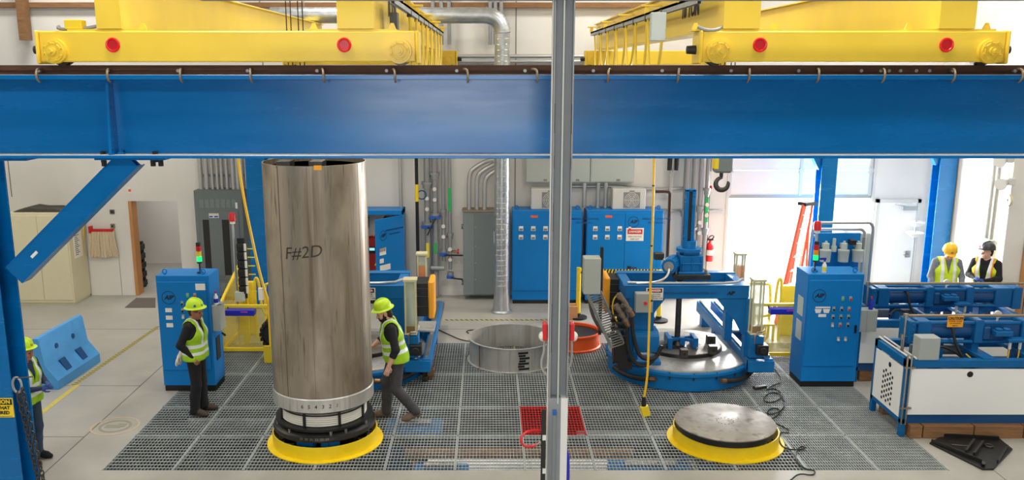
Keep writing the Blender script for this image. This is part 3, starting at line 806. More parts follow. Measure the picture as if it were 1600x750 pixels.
# ================================================================== steel ring, orange reel, carton, bollards
c = (.42, 16.0)
sr = thing('steel_ring', 'large open stainless steel ring lying on the grating beside the post', 'ring', (*c, 0))
m_ = MB(); m_.lathe([(.785, 0), (.84, 0), (.84, .012), (.8, .014), (.8, .436), (.83, .44), (.83, .452), (.785, .452)], (*c, 0), 96, closed=True); m_.build('shell', 'stainless_clean', sr)
for k in range(7):
    t = .13 + .015 * math.sin(k * 5)
    m_ = MB(); m_.lathe([(.8025, .05 + .05 * k), (.8025, .09 + .05 * k)], (*c, 0), 6, a0=t - PI / 2, a1=t + .2 + .05 * math.cos(k * 3) - PI / 2); m_.build('black_mark', 'black_paint', sr)
m_ = MB(); m_.lathe([(.802, .02), (.802, .43)], (*c, 0), 2, a0=-.87 - PI / 2, a1=-.84 - PI / 2); m_.build('weld_seam', 'scuff', sr)
c = (1.66, 16.85)
oc = thing('orange_drum', 'low orange drum standing on the grating right of the post', 'drum', (*c, 0))
m_ = MB(); m_.lathe([(.5, 0), (.54, .0), (.545, .03), (.52, .05), (.52, .27), (.545, .29), (.545, .32), (.5, .32)], (*c, 0), 64, closed=True); m_.build('shell', 'orange', oc)
MB().cyl((*c, .0), (*c, .27), .505, n=48).build('fill', 'dark_steel', oc)
p = flo(893, 500)
cb = thing('cardboard_box', 'small cardboard box on the floor behind the grey post', 'box', (p.x, p.y, 0))
MB().box(p.x - .18, p.x + .13, p.y, p.y + .3, 0, .3).build('carton', 'cardboard', cb); MB().box(p.x - .18, p.x + .13, p.y + .13, p.y + .17, .3, .302).build('tape', 'hook_steel', cb)
bp = []
for u, lab in ((903, 'yellow bollard post left of the hose tower'), (1029, 'yellow bollard post seen below the blue machine frame')):
    p = flo(u, 502 if u > 1000 else 497); bp.append(p)
    o = thing('bollard_post', lab, 'post', p, 'yellow bollard posts')
    MB().cyl(p, p + Vector((0, 0, 1.14)), .05, n=16).build('pole', 'safety_yellow', o)
    MB().lathe([(.2, 0), (.2, .04), (.06, .06), (.06, .12), (.051, .12)], p, 24).build('base', 'rubber', o)
a, b = bp[0] + Vector((0, 0, 1.07)), Vector((4.0, bp[1].y, 1.07))
n = 60; mt = MB()
for i in range(n):
    q0, q1 = a.lerp(b, i / n), a.lerp(b, (i + 1) / n)
    mt.prism([(q0.x, q0.z - .045), (q1.x, q1.z - .045), (q1.x + .03, q1.z + .045), (q0.x + .03, q0.z + .045)], 'y', a.y - .057, a.y - .053, i % 2)
tag(mt.build('barrier_tape', ['sign_yellow', 'black'], loc=a), 'yellow and black hazard tape stretched before the blue wall cabinets', 'tape')

# ================================================================== rotary winding machines (right one complete, left one partly behind the cylinder)
def winder(dx, right):
    lab = 'blue rotary winding machine with motor and shaft over the right turntable' if right else 'blue rotary winding machine behind the tall cylinder and the bearded man'
    O = Vector((3.45 + dx, 15.5, 0)); r = thing('winding_machine', lab, 'machine', O, 'rotary winding machines')
    m = MB(); cx, cy = O.x, O.y
    T = Matrix.Translation((dx, 0, 0))
    m.lathe([(1.24, 0), (1.28, .02), (1.28, .27), (1.32, .28), (1.32, .33), (1.27, .345)], (cx, cy, 0), 72); m.build('base_drum', 'machine_blue', r)
    m = MB(); m.lathe([(1.27, .33), (1.27, .37), (1.22, .385), (.7, .385)], (cx, cy, 0), 72); m.build('top_ring', 'stainless_clean', r)
    m = MB(); m.lathe([(.73, .38), (.73, .44), (.71, .445)], (cx + .07, cy + .1, 0), 64); m.build('disc_edge', 'black_paint', r)
    m = MB(); m.lathe([(.715, .44), (.715, .455), (0, .455)], (cx + .07, cy + .1, 0), 64); m.build('turntable_disc', 'disc_steel', r)
    for i in range(20):
        t = 2 * PI * i / 20; MB().cyl((cx + 1.3 * math.cos(t), cy + 1.3 * math.sin(t), .22), (cx + 1.3 * math.cos(t), cy + 1.3 * math.sin(t), .345), .016, n=6).build('rim_bolt', 'dark_steel', r)
    # hoses along the drum
    for a0_, a1_, lb in ((-1.15, -.55, 0), (.42, .95, 1)):
        pts = [(cx + 1.36 * math.sin(a0_ + (a1_ - a0_) * i / 8), cy - 1.36 * math.cos(a0_ + (a1_ - a0_) * i / 8), .2 + .04 * math.sin(PI * i / 8) * (-1)) for i in range(9)]
        MB().tube(pts, .045, 10, smooth=1).build('drum_hose', 'rubber', r)
        e = Vector(pts[-1] if lb == 0 else pts[0]); d_ = (e - Vector(pts[-2] if lb == 0 else pts[1])).normalized()
        MB().cyl(e - d_ * .03, e + d_ * .1, .042, n=10).build('hose_fitting', 'brass', r)
    # portal frame
    yf, yk = 14.62, 15.75; zt, zb = 1.76, 1.54
    m = MB(T); m.box(2.3, 4.42, yf, yf + .16, zb, zt); m.box(2.3, 4.42, yk - .16, yk, zb, zt)
    m.box(2.3, 2.46, yf + .16, yk - .16, zb, zt); m.box(4.26, 4.42, yf + .16, yk - .16, zb, zt); m.box(2.28, 4.44, yf - .012, yf + .172, zt, zt + .015); m.box(2.28, 4.44, yk - .172, yk + .01, zt, zt + .015)
    m.build('top_frame', 'machine_blue', r, bevel=.008)
    m = MB(T)
    m.prism([(3.88, zb), (4.42, zb), (4.42, .9), (4.34, .9), (4.22, 1.12)], 'y', yf + .02, yf + .1)
    m.box(4.38, 4.5, yf + .0, yf + .16, .5, zb); m.build('right_leg', 'machine_blue', r, bevel=.006)
    m = MB(T); m.prism([(2.48, zb), (3.0, zb), (2.82, 1.28), (2.82, .98), (2.48, .98)], 'y', yf + .02, yf + .12); m.box(2.38, 2.56, yf, yf + .2, .39, zb)
    m.prism([(yf - .12, .62), (yf + .3, .62), (yf + .3, .98), (yf - .02, .98), (yf - .12, .9)], 'x', 2.46, 2.9); m.box(2.4, 2.95, yf - .1, yf + .3, .39, .45)
    m.build('left_leg', 'machine_blue', r, bevel=.006)
    MB(T).box(2.34, 2.5, yk - .18, yk, .39, zb).build('rear_leg', 'machine_blue', r, bevel=.006); MB(T).box(4.3, 4.44, yk - .18, yk, .5, zb).build('rear_leg', 'machine_blue', r, bevel=.006)
    # slide rails on the right, running to the back
    m = MB(T); m.box(4.42, 4.56, 14.45, 18.3, .3, .52); m.box(4.72, 4.86, 14.45, 18.3, .3, .52); m.box(4.42, 4.86, 14.4, 14.52, .3, .5); m.box(4.5, 4.8, 18.1, 18.3, 0, .3); m.box(4.45, 4.83, 16.9, 17.1, 0, .3)
    m.build('slide_bed', 'machine_blue', r, bevel=.006)
    for x in (4.49, 4.79): MB(T).box(x - .03, x + .03, 14.55, 18.2, .52, .56).build('slide_rail', 'steel', r)
    m = MB(T); m.box(4.5, 4.84, 15.9, 16.5, .56, .6); m.build('slide_plate', 'stainless_clean', r, bevel=.004)
    # shaft, plate, gearbox, motor, guide tower
    sx, sy = 3.39 + dx, 15.2
    if right:
        m = MB(); m.cyl((sx, sy + .15, .46), (sx, sy + .15, 1.86), .052, n=20); m.build('drive_shaft', 'dark_steel', r)
        m = MB(); m.lathe([(.16, .455), (.16, .48), (.1, .5), (.06, .56)], (sx, sy + .15, 0), 24); m.build('shaft_hub', 'dark_steel', r)
        m = MB(); m.box(sx - .2, sx + .45, sy - .22, sy + .3, 1.83, 1.875); m.box(sx - .2, sx + .45, sy - .24, sy - .22, 1.79, 1.875); m.build('gearbox_plate', 'dark_steel', r, bevel=.004)
        for x, y in ((-.14, -.16), (.38, -.16), (-.14, .24), (.38, .24)):
            MB().cyl((sx + x, sy + y, 1.74), (sx + x, sy + y, 1.95), .022, n=10).build('plate_stud', 'steel', r)
        m = MB(); gx = sx + .12
        m.box(gx - .2, gx + .2, sy - .17, sy + .2, 1.92, 2.2); m.box(gx - .23, gx + .23, sy - .2, sy + .23, 1.875, 1.92); m.box(gx - .14, gx + .14, sy - .14, sy + .16, 2.2, 2.26)
        for x in (-.16, 0, .16): m.box(gx + x - .012, gx + x + .012, sy - .19, sy - .17, 1.92, 2.18)
        m.box(gx - .2, gx + .2, sy - .19, sy - .17, 2.05, 2.075)
        m.build('gearbox', 'machine_blue', r, bevel=.02)
        m = MB(); mx = sx - .24
        m.cyl((mx + .12, sy + .1, 2.04), (mx - .06, sy - .3, 2.04), .13, n=28)
        d_ = (Vector((mx - .06, sy - .3, 2.04)) - Vector((mx + .12, sy + .1, 2.04))).normalized()
        for k in range(10):
            t = 2 * PI * k / 10; sd = d_.cross(Vector((0, 0, 1)))
            off = (sd * math.cos(t) + Vector((0, 0, 1)) * math.sin(t)) * .135
            m.bar(Vector((mx + .1, sy + .06, 2.04)) + off, Vector((mx - .03, sy - .24, 2.04)) + off, .012, .02, up=off)
        m.build('motor', 'machine_blue', r)
        m = MB(); e = Vector((mx - .06, sy - .3, 2.04)); m.cyl(e, e + d_ * .02, .085, n=24); m.cyl(e + d_ * .02, e + d_ * .05, .03, n=6); m.build('fan_cover', 'pipe_grey', r)
        m = MB(); m.box(mx - .26, mx - .1, sy - .06, sy + .08, 2.1, 2.22); m.build('terminal_box', 'dark_steel', r, bevel=.008)
        m = MB(); m.cyl((gx - .02, sy, 2.26), (gx - .02, sy, 2.31), .22, n=28); m.cyl((gx - .02, sy, 2.31), (gx - .02, sy, 2.44), .125, n=24); m.build('tower_foot', 'machine_blue', r)
        m = MB(); tx = gx - .04
        m.box(tx - .085, tx - .03, sy - .05, sy + .07, 2.44, 3.33); m.box(tx + .03, tx + .085, sy - .05, sy + .07, 2.44, 3.33); m.box(tx - .085, tx + .085, sy + .04, sy + .07, 2.44, 3.33); m.box(tx - .085, tx + .085, sy - .05, sy + .07, 3.31, 3.34)
        m.build('guide_tower', 'beam_blue', r)
        MB().box(tx - .03, tx + .03, sy - .02, sy + .04, 2.45, 3.31).build('tower_slot', 'dark_slot', r)
    # cable tube over the frame
    pts = [(2.36 + dx, yf + .1, 1.8), (2.9 + dx, yf + .06, 1.8), (3.3 + dx, yf + .06, 1.8), (4.2 + dx, yf + .06, 1.8), (4.38 + dx, yf + .3, 1.82)]
    MB().tube(pts, .022, 8, smooth=1).build('conduit', 'conduit', r)
    pts = [(2.5 + dx, yf + .06, 1.79), (2.85 + dx, yf + .06, 1.81), (3.05 + dx, yf + .12, 1.9), (3.1 + dx, yf + .3, 2.05), (3.02 + dx, yf + .4, 2.15)]
    MB().tube(pts, .02, 8, smooth=2).build('motor_cable', 'conduit', r)
    # glass reservoir columns on the right post and at the rear
    def reservoir(x, y, z0, z1, w_, liquid, lm):
        m = MB(); h = w_ / 2
        for sx_ in (-1, 1):
            for sy_ in (-1, 1): m.box(x + sx_ * h - .012, x + sx_ * h + .012, y + sy_ * h - .012, y + sy_ * h + .012, z0, z1)
        m.box(x - h - .03, x + h + .03, y - h - .03, y + h + .03, z1, z1 + .04); m.box(x - h - .02, x + h + .02, y - h - .02, y + h + .02, z0 - .03, z0)
        a = m.build('reservoir_frame', 'acrylic_frame', r, bevel=.003)
        MB().box(x - h + .005, x + h - .005, y - h + .005, y + h - .005, z0 + liquid, z1).build('reservoir_glass', 'acrylic', a)
        MB().box(x - h + .008, x + h - .008, y - h + .008, y + h - .008, z0, z0 + liquid).build('reservoir_liquid', lm, a)
    reservoir(4.53 + dx, yf - .08, .98, 1.88, .17, .12, 'acrylic_liquid')
    reservoir(4.62 + dx, yk + .25, 1.4, 2.02, .15, .42, 'acrylic_amber')
    m = MB(T); m.box(4.42, 4.66, yf - .2, yf + .1, .55, .93); m.build('pump_block', 'machine_blue', r, bevel=.01)
    m = MB(T); m.box(4.52, 4.72, yf - .3, yf - .1, .62, .8); m.cyl((4.62, yf - .3, .71), (4.62, yf - .34, .71), .06, n=16); m.build('valve_head', 'black', r, bevel=.01)
    MB(T).tube([(4.5, yf - .2, .8), (4.5, yf - .2, 1.0), (4.66, yf - .2, 1.02), (4.66, yf - .12, 1.1)], .015, 8, smooth=1).build('feed_pipe', 'steel', r)
    # danger plate and maker's lettering
    xs = 2.83 + dx if right else -2.06
    sgn = MB().box(xs - .17, xs + .12, yf - .022, yf - .014, 1.52, 1.735).build('danger_sign', 'paper', r, bevel=.003)
    MB().box(xs - .15, xs + .10, yf - .025, yf - .022, 1.655, 1.725).build('sign_header', 'ink', sgn)
    m = MB(); m.prism([(xs - .025 + .115 * math.cos(2 * PI * i / 24), 1.69 + .029 * math.sin(2 * PI * i / 24)) for i in range(24)], 'y', yf - .028, yf - .025); m.build('sign_oval', 'red', sgn)
    text('DANGER', .05, (xs - .025, yf - .0295, 1.69), 'paper', sgn, bold=.002)
    for k, s_ in enumerate(('STAND CLEAR', 'MACHINE MAY', 'START AT ANY TIME')): text(s_, .03, (xs - .025, yf - .0235, 1.625 - .036 * k), 'ink', sgn)
    if right: text('AMERICAN INDUSTRIAL PROCESS, INC.', .056, (3.37 + dx, yf - .014, 1.64), 'deep_blue', r, shear=.2, bold=.001)
    if right: text('AIP', .085, (4.1 + dx, yf - .014, 1.64), 'ink', r, shear=.3, bold=.004)
    # junction box with red button
    if right:
        m = MB(T); m.box(2.46, 2.75, yf - .2, yf - .02, 1.35, 1.68); jb = m.build('junction_box', 'box_grey', r, bevel=.006)
        MB(T).cyl((2.62, yf - .2, 1.52), (2.62, yf - .235, 1.52), .028, n=16).build('red_button', 'bright_red', jb)
    # black and yellow winder box
    bx = 2.14 if right else 4.56
    m = MB(T); s_ = -1 if right else 1
    a_, b_ = sorted((bx, bx + .24))
    yb = 15.3 if right else 15.0
    m.box(a_, b_, yb, yb + .5, 1.12, 1.72)
    for z in (1.3, 1.48, 1.62): m.box(a_ - .005, b_ + .005, yb - .012, yb, z - .008, z + .008)
    wb = m.build('fan_box', 'black', r, bevel=.01)
    m = MB(T)
    if right: m.prism([(yb - .04, 1.12), (yb + .54, 1.12), (yb + .54, 1.76), (yb - .04, 1.76)], 'x', bx - .1, bx)
    else: m.prism([(yb - .04, 1.08), (yb + .54, 1.08), (yb + .54, 1.76), (yb - .04, 1.76)], 'x', bx + .24, bx + .34)
    m.build('yellow_cover', 'sign_orange', wb, bevel=.025)
    m = MB(T); m.box(min(a_, 2.3) if right else 4.42, b_ if not right else 2.32, yb + .2, yb + .3, 1.56, 1.66); m.build('box_bracket', 'black', wb)
    return r
wr = winder(0, True)
wl = winder(-5.87, False)
# tooling lying on the right turntable
p = flo(1065, 542, .455)
fx = thing('clamp_fixture', 'blue steel clamp fixture lying on the right turntable', 'fixture', p)
m_ = MB(); x, y = p.x, p.y
m_.bar((x - .26, y - .1, .62), (x + .26, y + .12, .62), .05, .05); m_.bar((x - .26, y + .2, .60), (x + .22, y - .12, .60), .05, .05); m_.box(x - .28, x - .2, y - .16, y + .24, .455, .66); m_.box(x + .18, x + .26, y - .16, y + .2, .455, .66); m_.box(x - .05, x + .05, y - .05, y + .06, .455, .64)
m_.build('clamp_frame', 'machine_blue', fx, bevel=.006)
MB().cyl((x + .22, y - .17, .5), (x + .22, y - .25, .5), .02).build('clamp_screw', 'steel', fx)
for u, v, s_, lab in ((1068, 557, .13, 'square steel block with a bore on the front of the turntable disc'), (1113, 552, .14, 'dark steel block on the turntable disc, nearer of the right pair'), (1110, 537, .15, 'dark steel block on the turntable disc, farther of the right pair')):
    p = flo(u, v, .456)
    o = thing('steel_block', lab, 'block', p, 'steel blocks on the turntable')
    m_ = MB(); m_.box(p.x - s_ / 2, p.x + s_ / 2, p.y - .07, p.y + .07, .456, .456 + s_ * 1.05); m_.build('body', 'dark_steel', o, bevel=.006)
    m_ = MB(); m_.cyl((p.x, p.y - .068, .456 + s_ * .5), (p.x, p.y - .074, .456 + s_ * .5), .028, n=16); m_.build('bore', 'black', o)
# hose tower: grey box on a post, drag chain, hoses
p = flo(937, 512)
ht = thing('hose_tower', 'cable chain tower with grey box and thick black hoses left of the right machine', 'machine', (1.95, 15.1, 0))
a = at(912, 402, 14.6); b = at(937, 458, 14.6)
MB().box(a.x, b.x, 14.5, 14.78, b.z, a.z).build('control_box', 'light_box', ht, bevel=.01)
m_ = MB(); m_.box(b.x - .0, b.x + .05, 14.62, 14.7, .9, a.z + .16); m_.build('post', 'black', ht)
A0, A1 = at(928, 458, 14.55), at(965, 540, 14.25)
m_ = MB(); sd = Vector((.11, .05, .02))
for s_ in (-1, 1): m_.bar(A0 + sd * s_, A1 + sd * s_, .02, .05)
for i in range(24):
    q = A0.lerp(A1, i / 23); m_.bar(q - sd, q + sd, .016, .018)
m_.build('drag_chain', 'galvanized', ht)
m_ = MB(); a = at(970, 535, 14.35); m_.box(a.x - .12, a.x + .12, 14.3, 14.55, .5, .9); m_.box(a.x - .04, a.x + .2, 14.3, 14.5, .38, .52); m_.build('valve_block', 'black', ht, bevel=.01)
m_ = MB()
for i in range(5):
    z = .95 + i * .12; q = at(968, 500, 14.4); m_.box(q.x - .14, q.x + .12, 14.33, 14.52, z, z + .03)
    for x in (-.1, -.02, .06): m_.cyl((q.x + x, 14.42, z - .09), (q.x + x, 14.42, z), .03, n=10)
m_.build('fitting_rack', 'dark_steel', ht)
for k, pts in enumerate((((966, 459), (976, 472), (986, 490), (990, 530), (1000, 560), (1024, 562), (1034, 540)), ((962, 476), (972, 492), (980, 505), (980, 545), (992, 570), (1012, 572), (1030, 552)))):
    Y = 14.25
    P_ = [at(u, v, Y + .02 * k) for u, v in pts]
    MB().tube(P_[2:], .034, 10, smooth=2).build('black_hose', 'rubber', ht)
    m_ = MB(); m_.tube(P_[:3], [.05, .042, .036], 12)
    for t in (.1, .45, .75): 
        q = P_[0].lerp(P_[2], t); d_ = (P_[2] - P_[0]).normalized(); m_.cyl(q, q + d_ * .05, .056, n=12)
    m_.build('hose_coupling', 'coupling', ht)
    MB().cyl(P_[2] - (P_[2] - P_[1]).normalized() * .04, P_[2] + (P_[2] - P_[1]).normalized() * .05, .05, n=10).build('end_fitting', 'brass', ht)
MB().tube([at(966, 458, 14.3), at(957, 470, 14.3), at(957, 490, 14.35), at(966, 505, 14.35)], .012, 6, smooth=2).build('yellow_cable', 'cable_yellow', ht)
MB().tube([at(920, 458, 14.62), at(924, 490, 14.62), at(940, 518, 14.6), at(958, 528, 14.5)], .03, 8, smooth=2).build('drooping_cable', 'scuff', ht)
# rubber sheet mound of rag on turntable
p = flo(1030, 545, .455)
m_ = MB(); random.seed(2)
for i in range(7): m_.tube([(p.x - .2 + .06 * i, p.y - .1 + .05 * i, .47), (p.x - .05 + .05 * i, p.y + .02 * i, .56 + .02 * (i % 3)), (p.x + .12 + .04 * i, p.y + .12 + .03 * i, .47)], .035, 8, smooth=2)
tag(m_.build('hose_bundle', 'pipe_grey', loc=p), 'bundle of short grey hoses lying on the turntable edge', 'hose')

# ================================================================== control cabinets
def control_cabinet(x0, x1, y0, y1, zt, label, left):
    r = thing('control_cabinet', label, 'cabinet', ((x0 + x1) / 2, (y0 + y1) / 2, 0))
    MB().box(x0 + .01, x1 - .01, y0 + .02, y1 - .01, 0, .1).build('plinth', 'plinth', r)
    MB().box(x0, x1, y0, y1, .1, zt).build('body', 'cabinet_blue', r, bevel=.006)
    MB().box(x0 + .015, x1 - .05, y0 - .022, y0, .38, zt - .1).build('door', 'cabinet_blue', r, bevel=.006)
    yd = y0 - .022
    for x, y in ((x0 + .12, y0 + .1), (x1 - .12, y0 + .1)):
        m = MB(); m.torus((x, y, zt + .05), .036, .011, 'y', 20, 6); m.cyl((x, y, zt), (x, y, zt + .02), .022, n=12); m.build('lifting_eye', 'cabinet_blue', r)
    text('AIP', .1, (x0 + .2, yd - .002, zt - .37), 'ink', r, name='emblem', shear=.3, bold=.004, ring=.105)
    def button(x, z, mm):
        m = MB(); m.box(x - .022, x + .022, yd - .008, yd, z - .035, z + .04); o = m.build('button_plate', 'box_grey', r)
        MB().cyl((x, yd - .008, z - .012), (x, yd - .03, z - .012), .018, n=14).build('button', mm, o)
    if left:
        for k in range(3):
            MB().box(x0 + .13, x0 + .24, yd - .004, yd, zt - .62 - .13 * k, zt - .55 - .13 * k).build('name_plate', 'paper', r)
        MB().box(x1 - .22, x1 - .06, yd - .004, yd, zt - .24, zt - .13).build('data_plate', 'paper', r)
        for i, (x, z, c) in enumerate(((.52, .33, 'lens_green'), (.64, .33, 'red'), (.42, .47, 'black'), (.53, .47, 'black'), (.645, .47, 'red'), (.42, .59, 'black'), (.53, .59, 'black'), (.645, .59, 'black'), (.42, .7, 'off_white'))):
            button(x0 + x, zt - z, c)
    else:
        MB().box(x0 + .15, x0 + .4, yd - .004, yd, zt - .585, zt - .56).build('name_plate', 'paper', r)
        for a in (.14, .28): MB().prism([(x0 + a, zt - .6), (x0 + a + .12, zt - .6), (x0 + a + .1, zt - .67), (x0 + a + .02, zt - .67)], 'y', yd - .004, yd).build('name_plate', 'paper', r)
        MB().box(x0 + .21, x0 + .34, yd - .004, yd, zt - .74, zt - .69).build('name_plate', 'paper', r)
        for i, (x, z, c) in enumerate(((.6, .42, 'lens_green'), (.73, .42, 'red'), (.46, .6, 'black'), (.59, .6, 'black'), (.72, .6, 'red'), (.46, .74, 'black'), (.59, .74, 'black'), (.72, .74, 'black'), (.46, .88, 'off_white'), (.59, .88, 'red'), (.72, .88, 'black'), (.58, 1.13, 'off_white'), (.7, 1.13, 'off_white'))):
            button(x0 + x, zt - z, c)
        for z in (zt - .62, zt - 1.05): MB().box(x0 - .006, x0, y0 + .14, y0 + .4, z - .16, z + .17).build('vent_filter', 'light_box', r)
        MB().box(x1 - .1, x1 - .07, yd - .03, yd, .98, 1.12).build('door_handle', 'black', r)
    # stack light on top
    sx = x0 + .17 if not left else x1 - .2
    sy = y0 + .2
    m = MB(); m.cyl((sx, sy, zt), (sx, sy, zt + .02), .05, n=16); m.cyl((sx, sy, zt + .02), (sx, sy, zt + .17), .014, n=10); m.cyl((sx, sy, zt + .17), (sx, sy, zt + .2), .042, n=16)
    s = m.build('stack_light', 'black', r)
    MB().cyl((sx, sy, zt + .47), (sx, sy, zt + .52), .04, n=16).build('top_cap', 'black', s)
    for k, (mm, n_) in enumerate((('lamp_green', 'green_lens'), ('lens_amber' if not left else 'lens_yellow', 'amber_lens'), ('lens_red', 'red_lens'))):
        MB().cyl((sx, sy, zt + .2 + .09 * k), (sx, sy, zt + .285 + .09 * k), .043, n=18).build(n_, mm, s)
    # grey box on the right side
    if left: m = MB(); m.box(x1, x1 + .14, y0 + .03, y0 + .3, 1.05, 1.5); 
    else: m = MB(); m.box(x1 + .01, x1 + .3, y0 + .03, y0 + .25, .98, 1.36); m.box(x1 + .12, x1 + .14, y0 + .02, y0 + .03, .98, 1.36)
    b = m.build('side_box', 'box_grey', r, bevel=.008)
    if left:
        MB().box(x1 + .002, x1 + .012, y0 + .15, y0 + .35, .5, .9).build('side_louvre', 'dark_slot', r)
        m = MB(); m.cyl((x1 + .14, y0 + .1, 1.0), (x1 + .2, y0 + .04, .98), .018, n=10); m.cyl((x1 + .1, y0 + .05, 1.5), (x1 + .18, y0 + .0, 1.53), .008, n=8); m.build('side_switch', 'black', b)
    return r
control_cabinet(-5.54, -4.66, 14.3, 14.85, 2.02, 'blue control cabinet with stack light behind the man in black trousers', True)
control_cabinet(5.36, 6.3, 14.5, 15.1, 2.0, 'blue control cabinet with stack light left of the white test machines', False)
def bottle(x, y, z, body, cap, label, blue=False):
    o = thing('spray_bottle', label, 'bottle', (x, y, z))
    MB().lathe([(.0, 0), (.034, 0), (.036, .02), (.036, .13), (.016, .17), (.014, .19)], (x, y, z), 20).build('bottle_body', body, o)
    m = MB(); m.cyl((x, y, z + .19), (x, y, z + .225), .016, n=12)
    if blue: m.box(x - .09, x + .02, y - .014, y + .014, z + .22, z + .255)
    m.build('bottle_cap', cap, o)
    m = MB(); m.lathe([(.0368, .03), (.0368, .1)], (x, y, z), 20); m.build('bottle_label', 'yellow_tag' if blue else 'navy_box', o)
bottle(-4.6, 14.42, 1.5, 'paper', 'red', 'white can with red cap standing on the side box of the left cabinet')
bottle(5.66, 14.62, 2.0, 'paper', 'navy_box', 'white spray bottle with blue trigger on the right control cabinet', True)
bottle(6.5, 14.6, 1.36, 'navy_box', 'red', 'blue can with red cap on the side box of the right cabinet')
for yy, lab in ((0, 0),):
    pass

# ------- pump board, grey cabinet and conduits behind the right cabinet
pb = thing('filter_board', 'blue board carrying white filter bowls behind the right control cabinet', 'board', (5.9, 16.1, 1.5))
MB().box(6.0, 6.82, 16.0, 16.06, .6, 2.42).build('board', 'cabinet_blue', pb, bevel=.005)
MB().box(6.02, 6.08, 15.95, 16.15, 0, .6).build('leg', 'cabinet_blue', pb); MB().box(6.74, 6.8, 15.95, 16.15, 0, .6).build('leg', 'cabinet_blue', pb)
for x in (6.14, 6.47, 6.73):
    m = MB(); m.lathe([(0, 1.92), (.09, 1.92), (.1, 2.1), (.105, 2.11), (.105, 2.14), (.06, 2.15), (.06, 2.26), (.02, 2.27), (.02, 2.3), (0, 2.3)], (x, 15.86, 0), 24); m.box(x - .03, x + .03, 15.86, 16.0, 2.16, 2.24)
    m.build('filter_bowl', 'light_box', pb)
m = MB(); m.box(6.55, 6.66, 15.78, 15.92, 2.24, 2.33); m.build('solenoid', 'black', pb, bevel=.008)
m = MB(); m.cyl((6.3, 15.9, 2.2), (6.3, 15.9, 2.34), .03, n=12); m.cyl((6.3, 15.9, 2.1), (6.3, 15.9, 2.2), .05, n=12); m.build('gauge_valve', 'light_box', pb)
for x in (6.0, 6.86): MB().cyl((x, 15.96, 1.95), (x, 15.96, 2.35), .025, n=10).build('sight_tube', 'switch_grey', pb)
gc = thing('grey_cabinet', 'light grey electrical cabinet behind the right blue cabinet', 'cabinet', (6.95, 16.5, 0))
MB().box(6.78, 7.16, 16.35, 16.75, .1, 2.35).build('body', 'light_box', gc, bevel=.01); MB().box(6.82, 7.12, 16.335, 16.35, .3, 2.28).build('door', 'light_box', gc, bevel=.004); MB().box(6.79, 7.15, 16.37, 16.73, 0, .1).build('plinth', 'plinth', gc)
for k, (z, xr, lab) in enumerate(((2.58, 7.12, 'topmost'), (2.46, 6.98, 'middle'), (2.33, 6.86, 'lowest'))):
    y = 16.2
    m = MB().tube([(5.98, y, .02), (5.98, y, z), (6.06, y, z), (xr - .25, y, z), (xr, y, z), (xr, y, z - .3), (xr, y, .02)], .028, 10, smooth=2) if k == 0 else MB().tube([(6.02, y, z), (xr - .25, y, z), (xr, y, z), (xr, y, z - .3), (xr, y, .9 + .05 * k)], .028, 10, smooth=2)
    tag(m.build('bent_conduit', 'conduit', loc=(xr, y, z)), lab + ' bent conduit arching over the right control cabinet', 'pipe', 'bent conduits over the right cabinet')

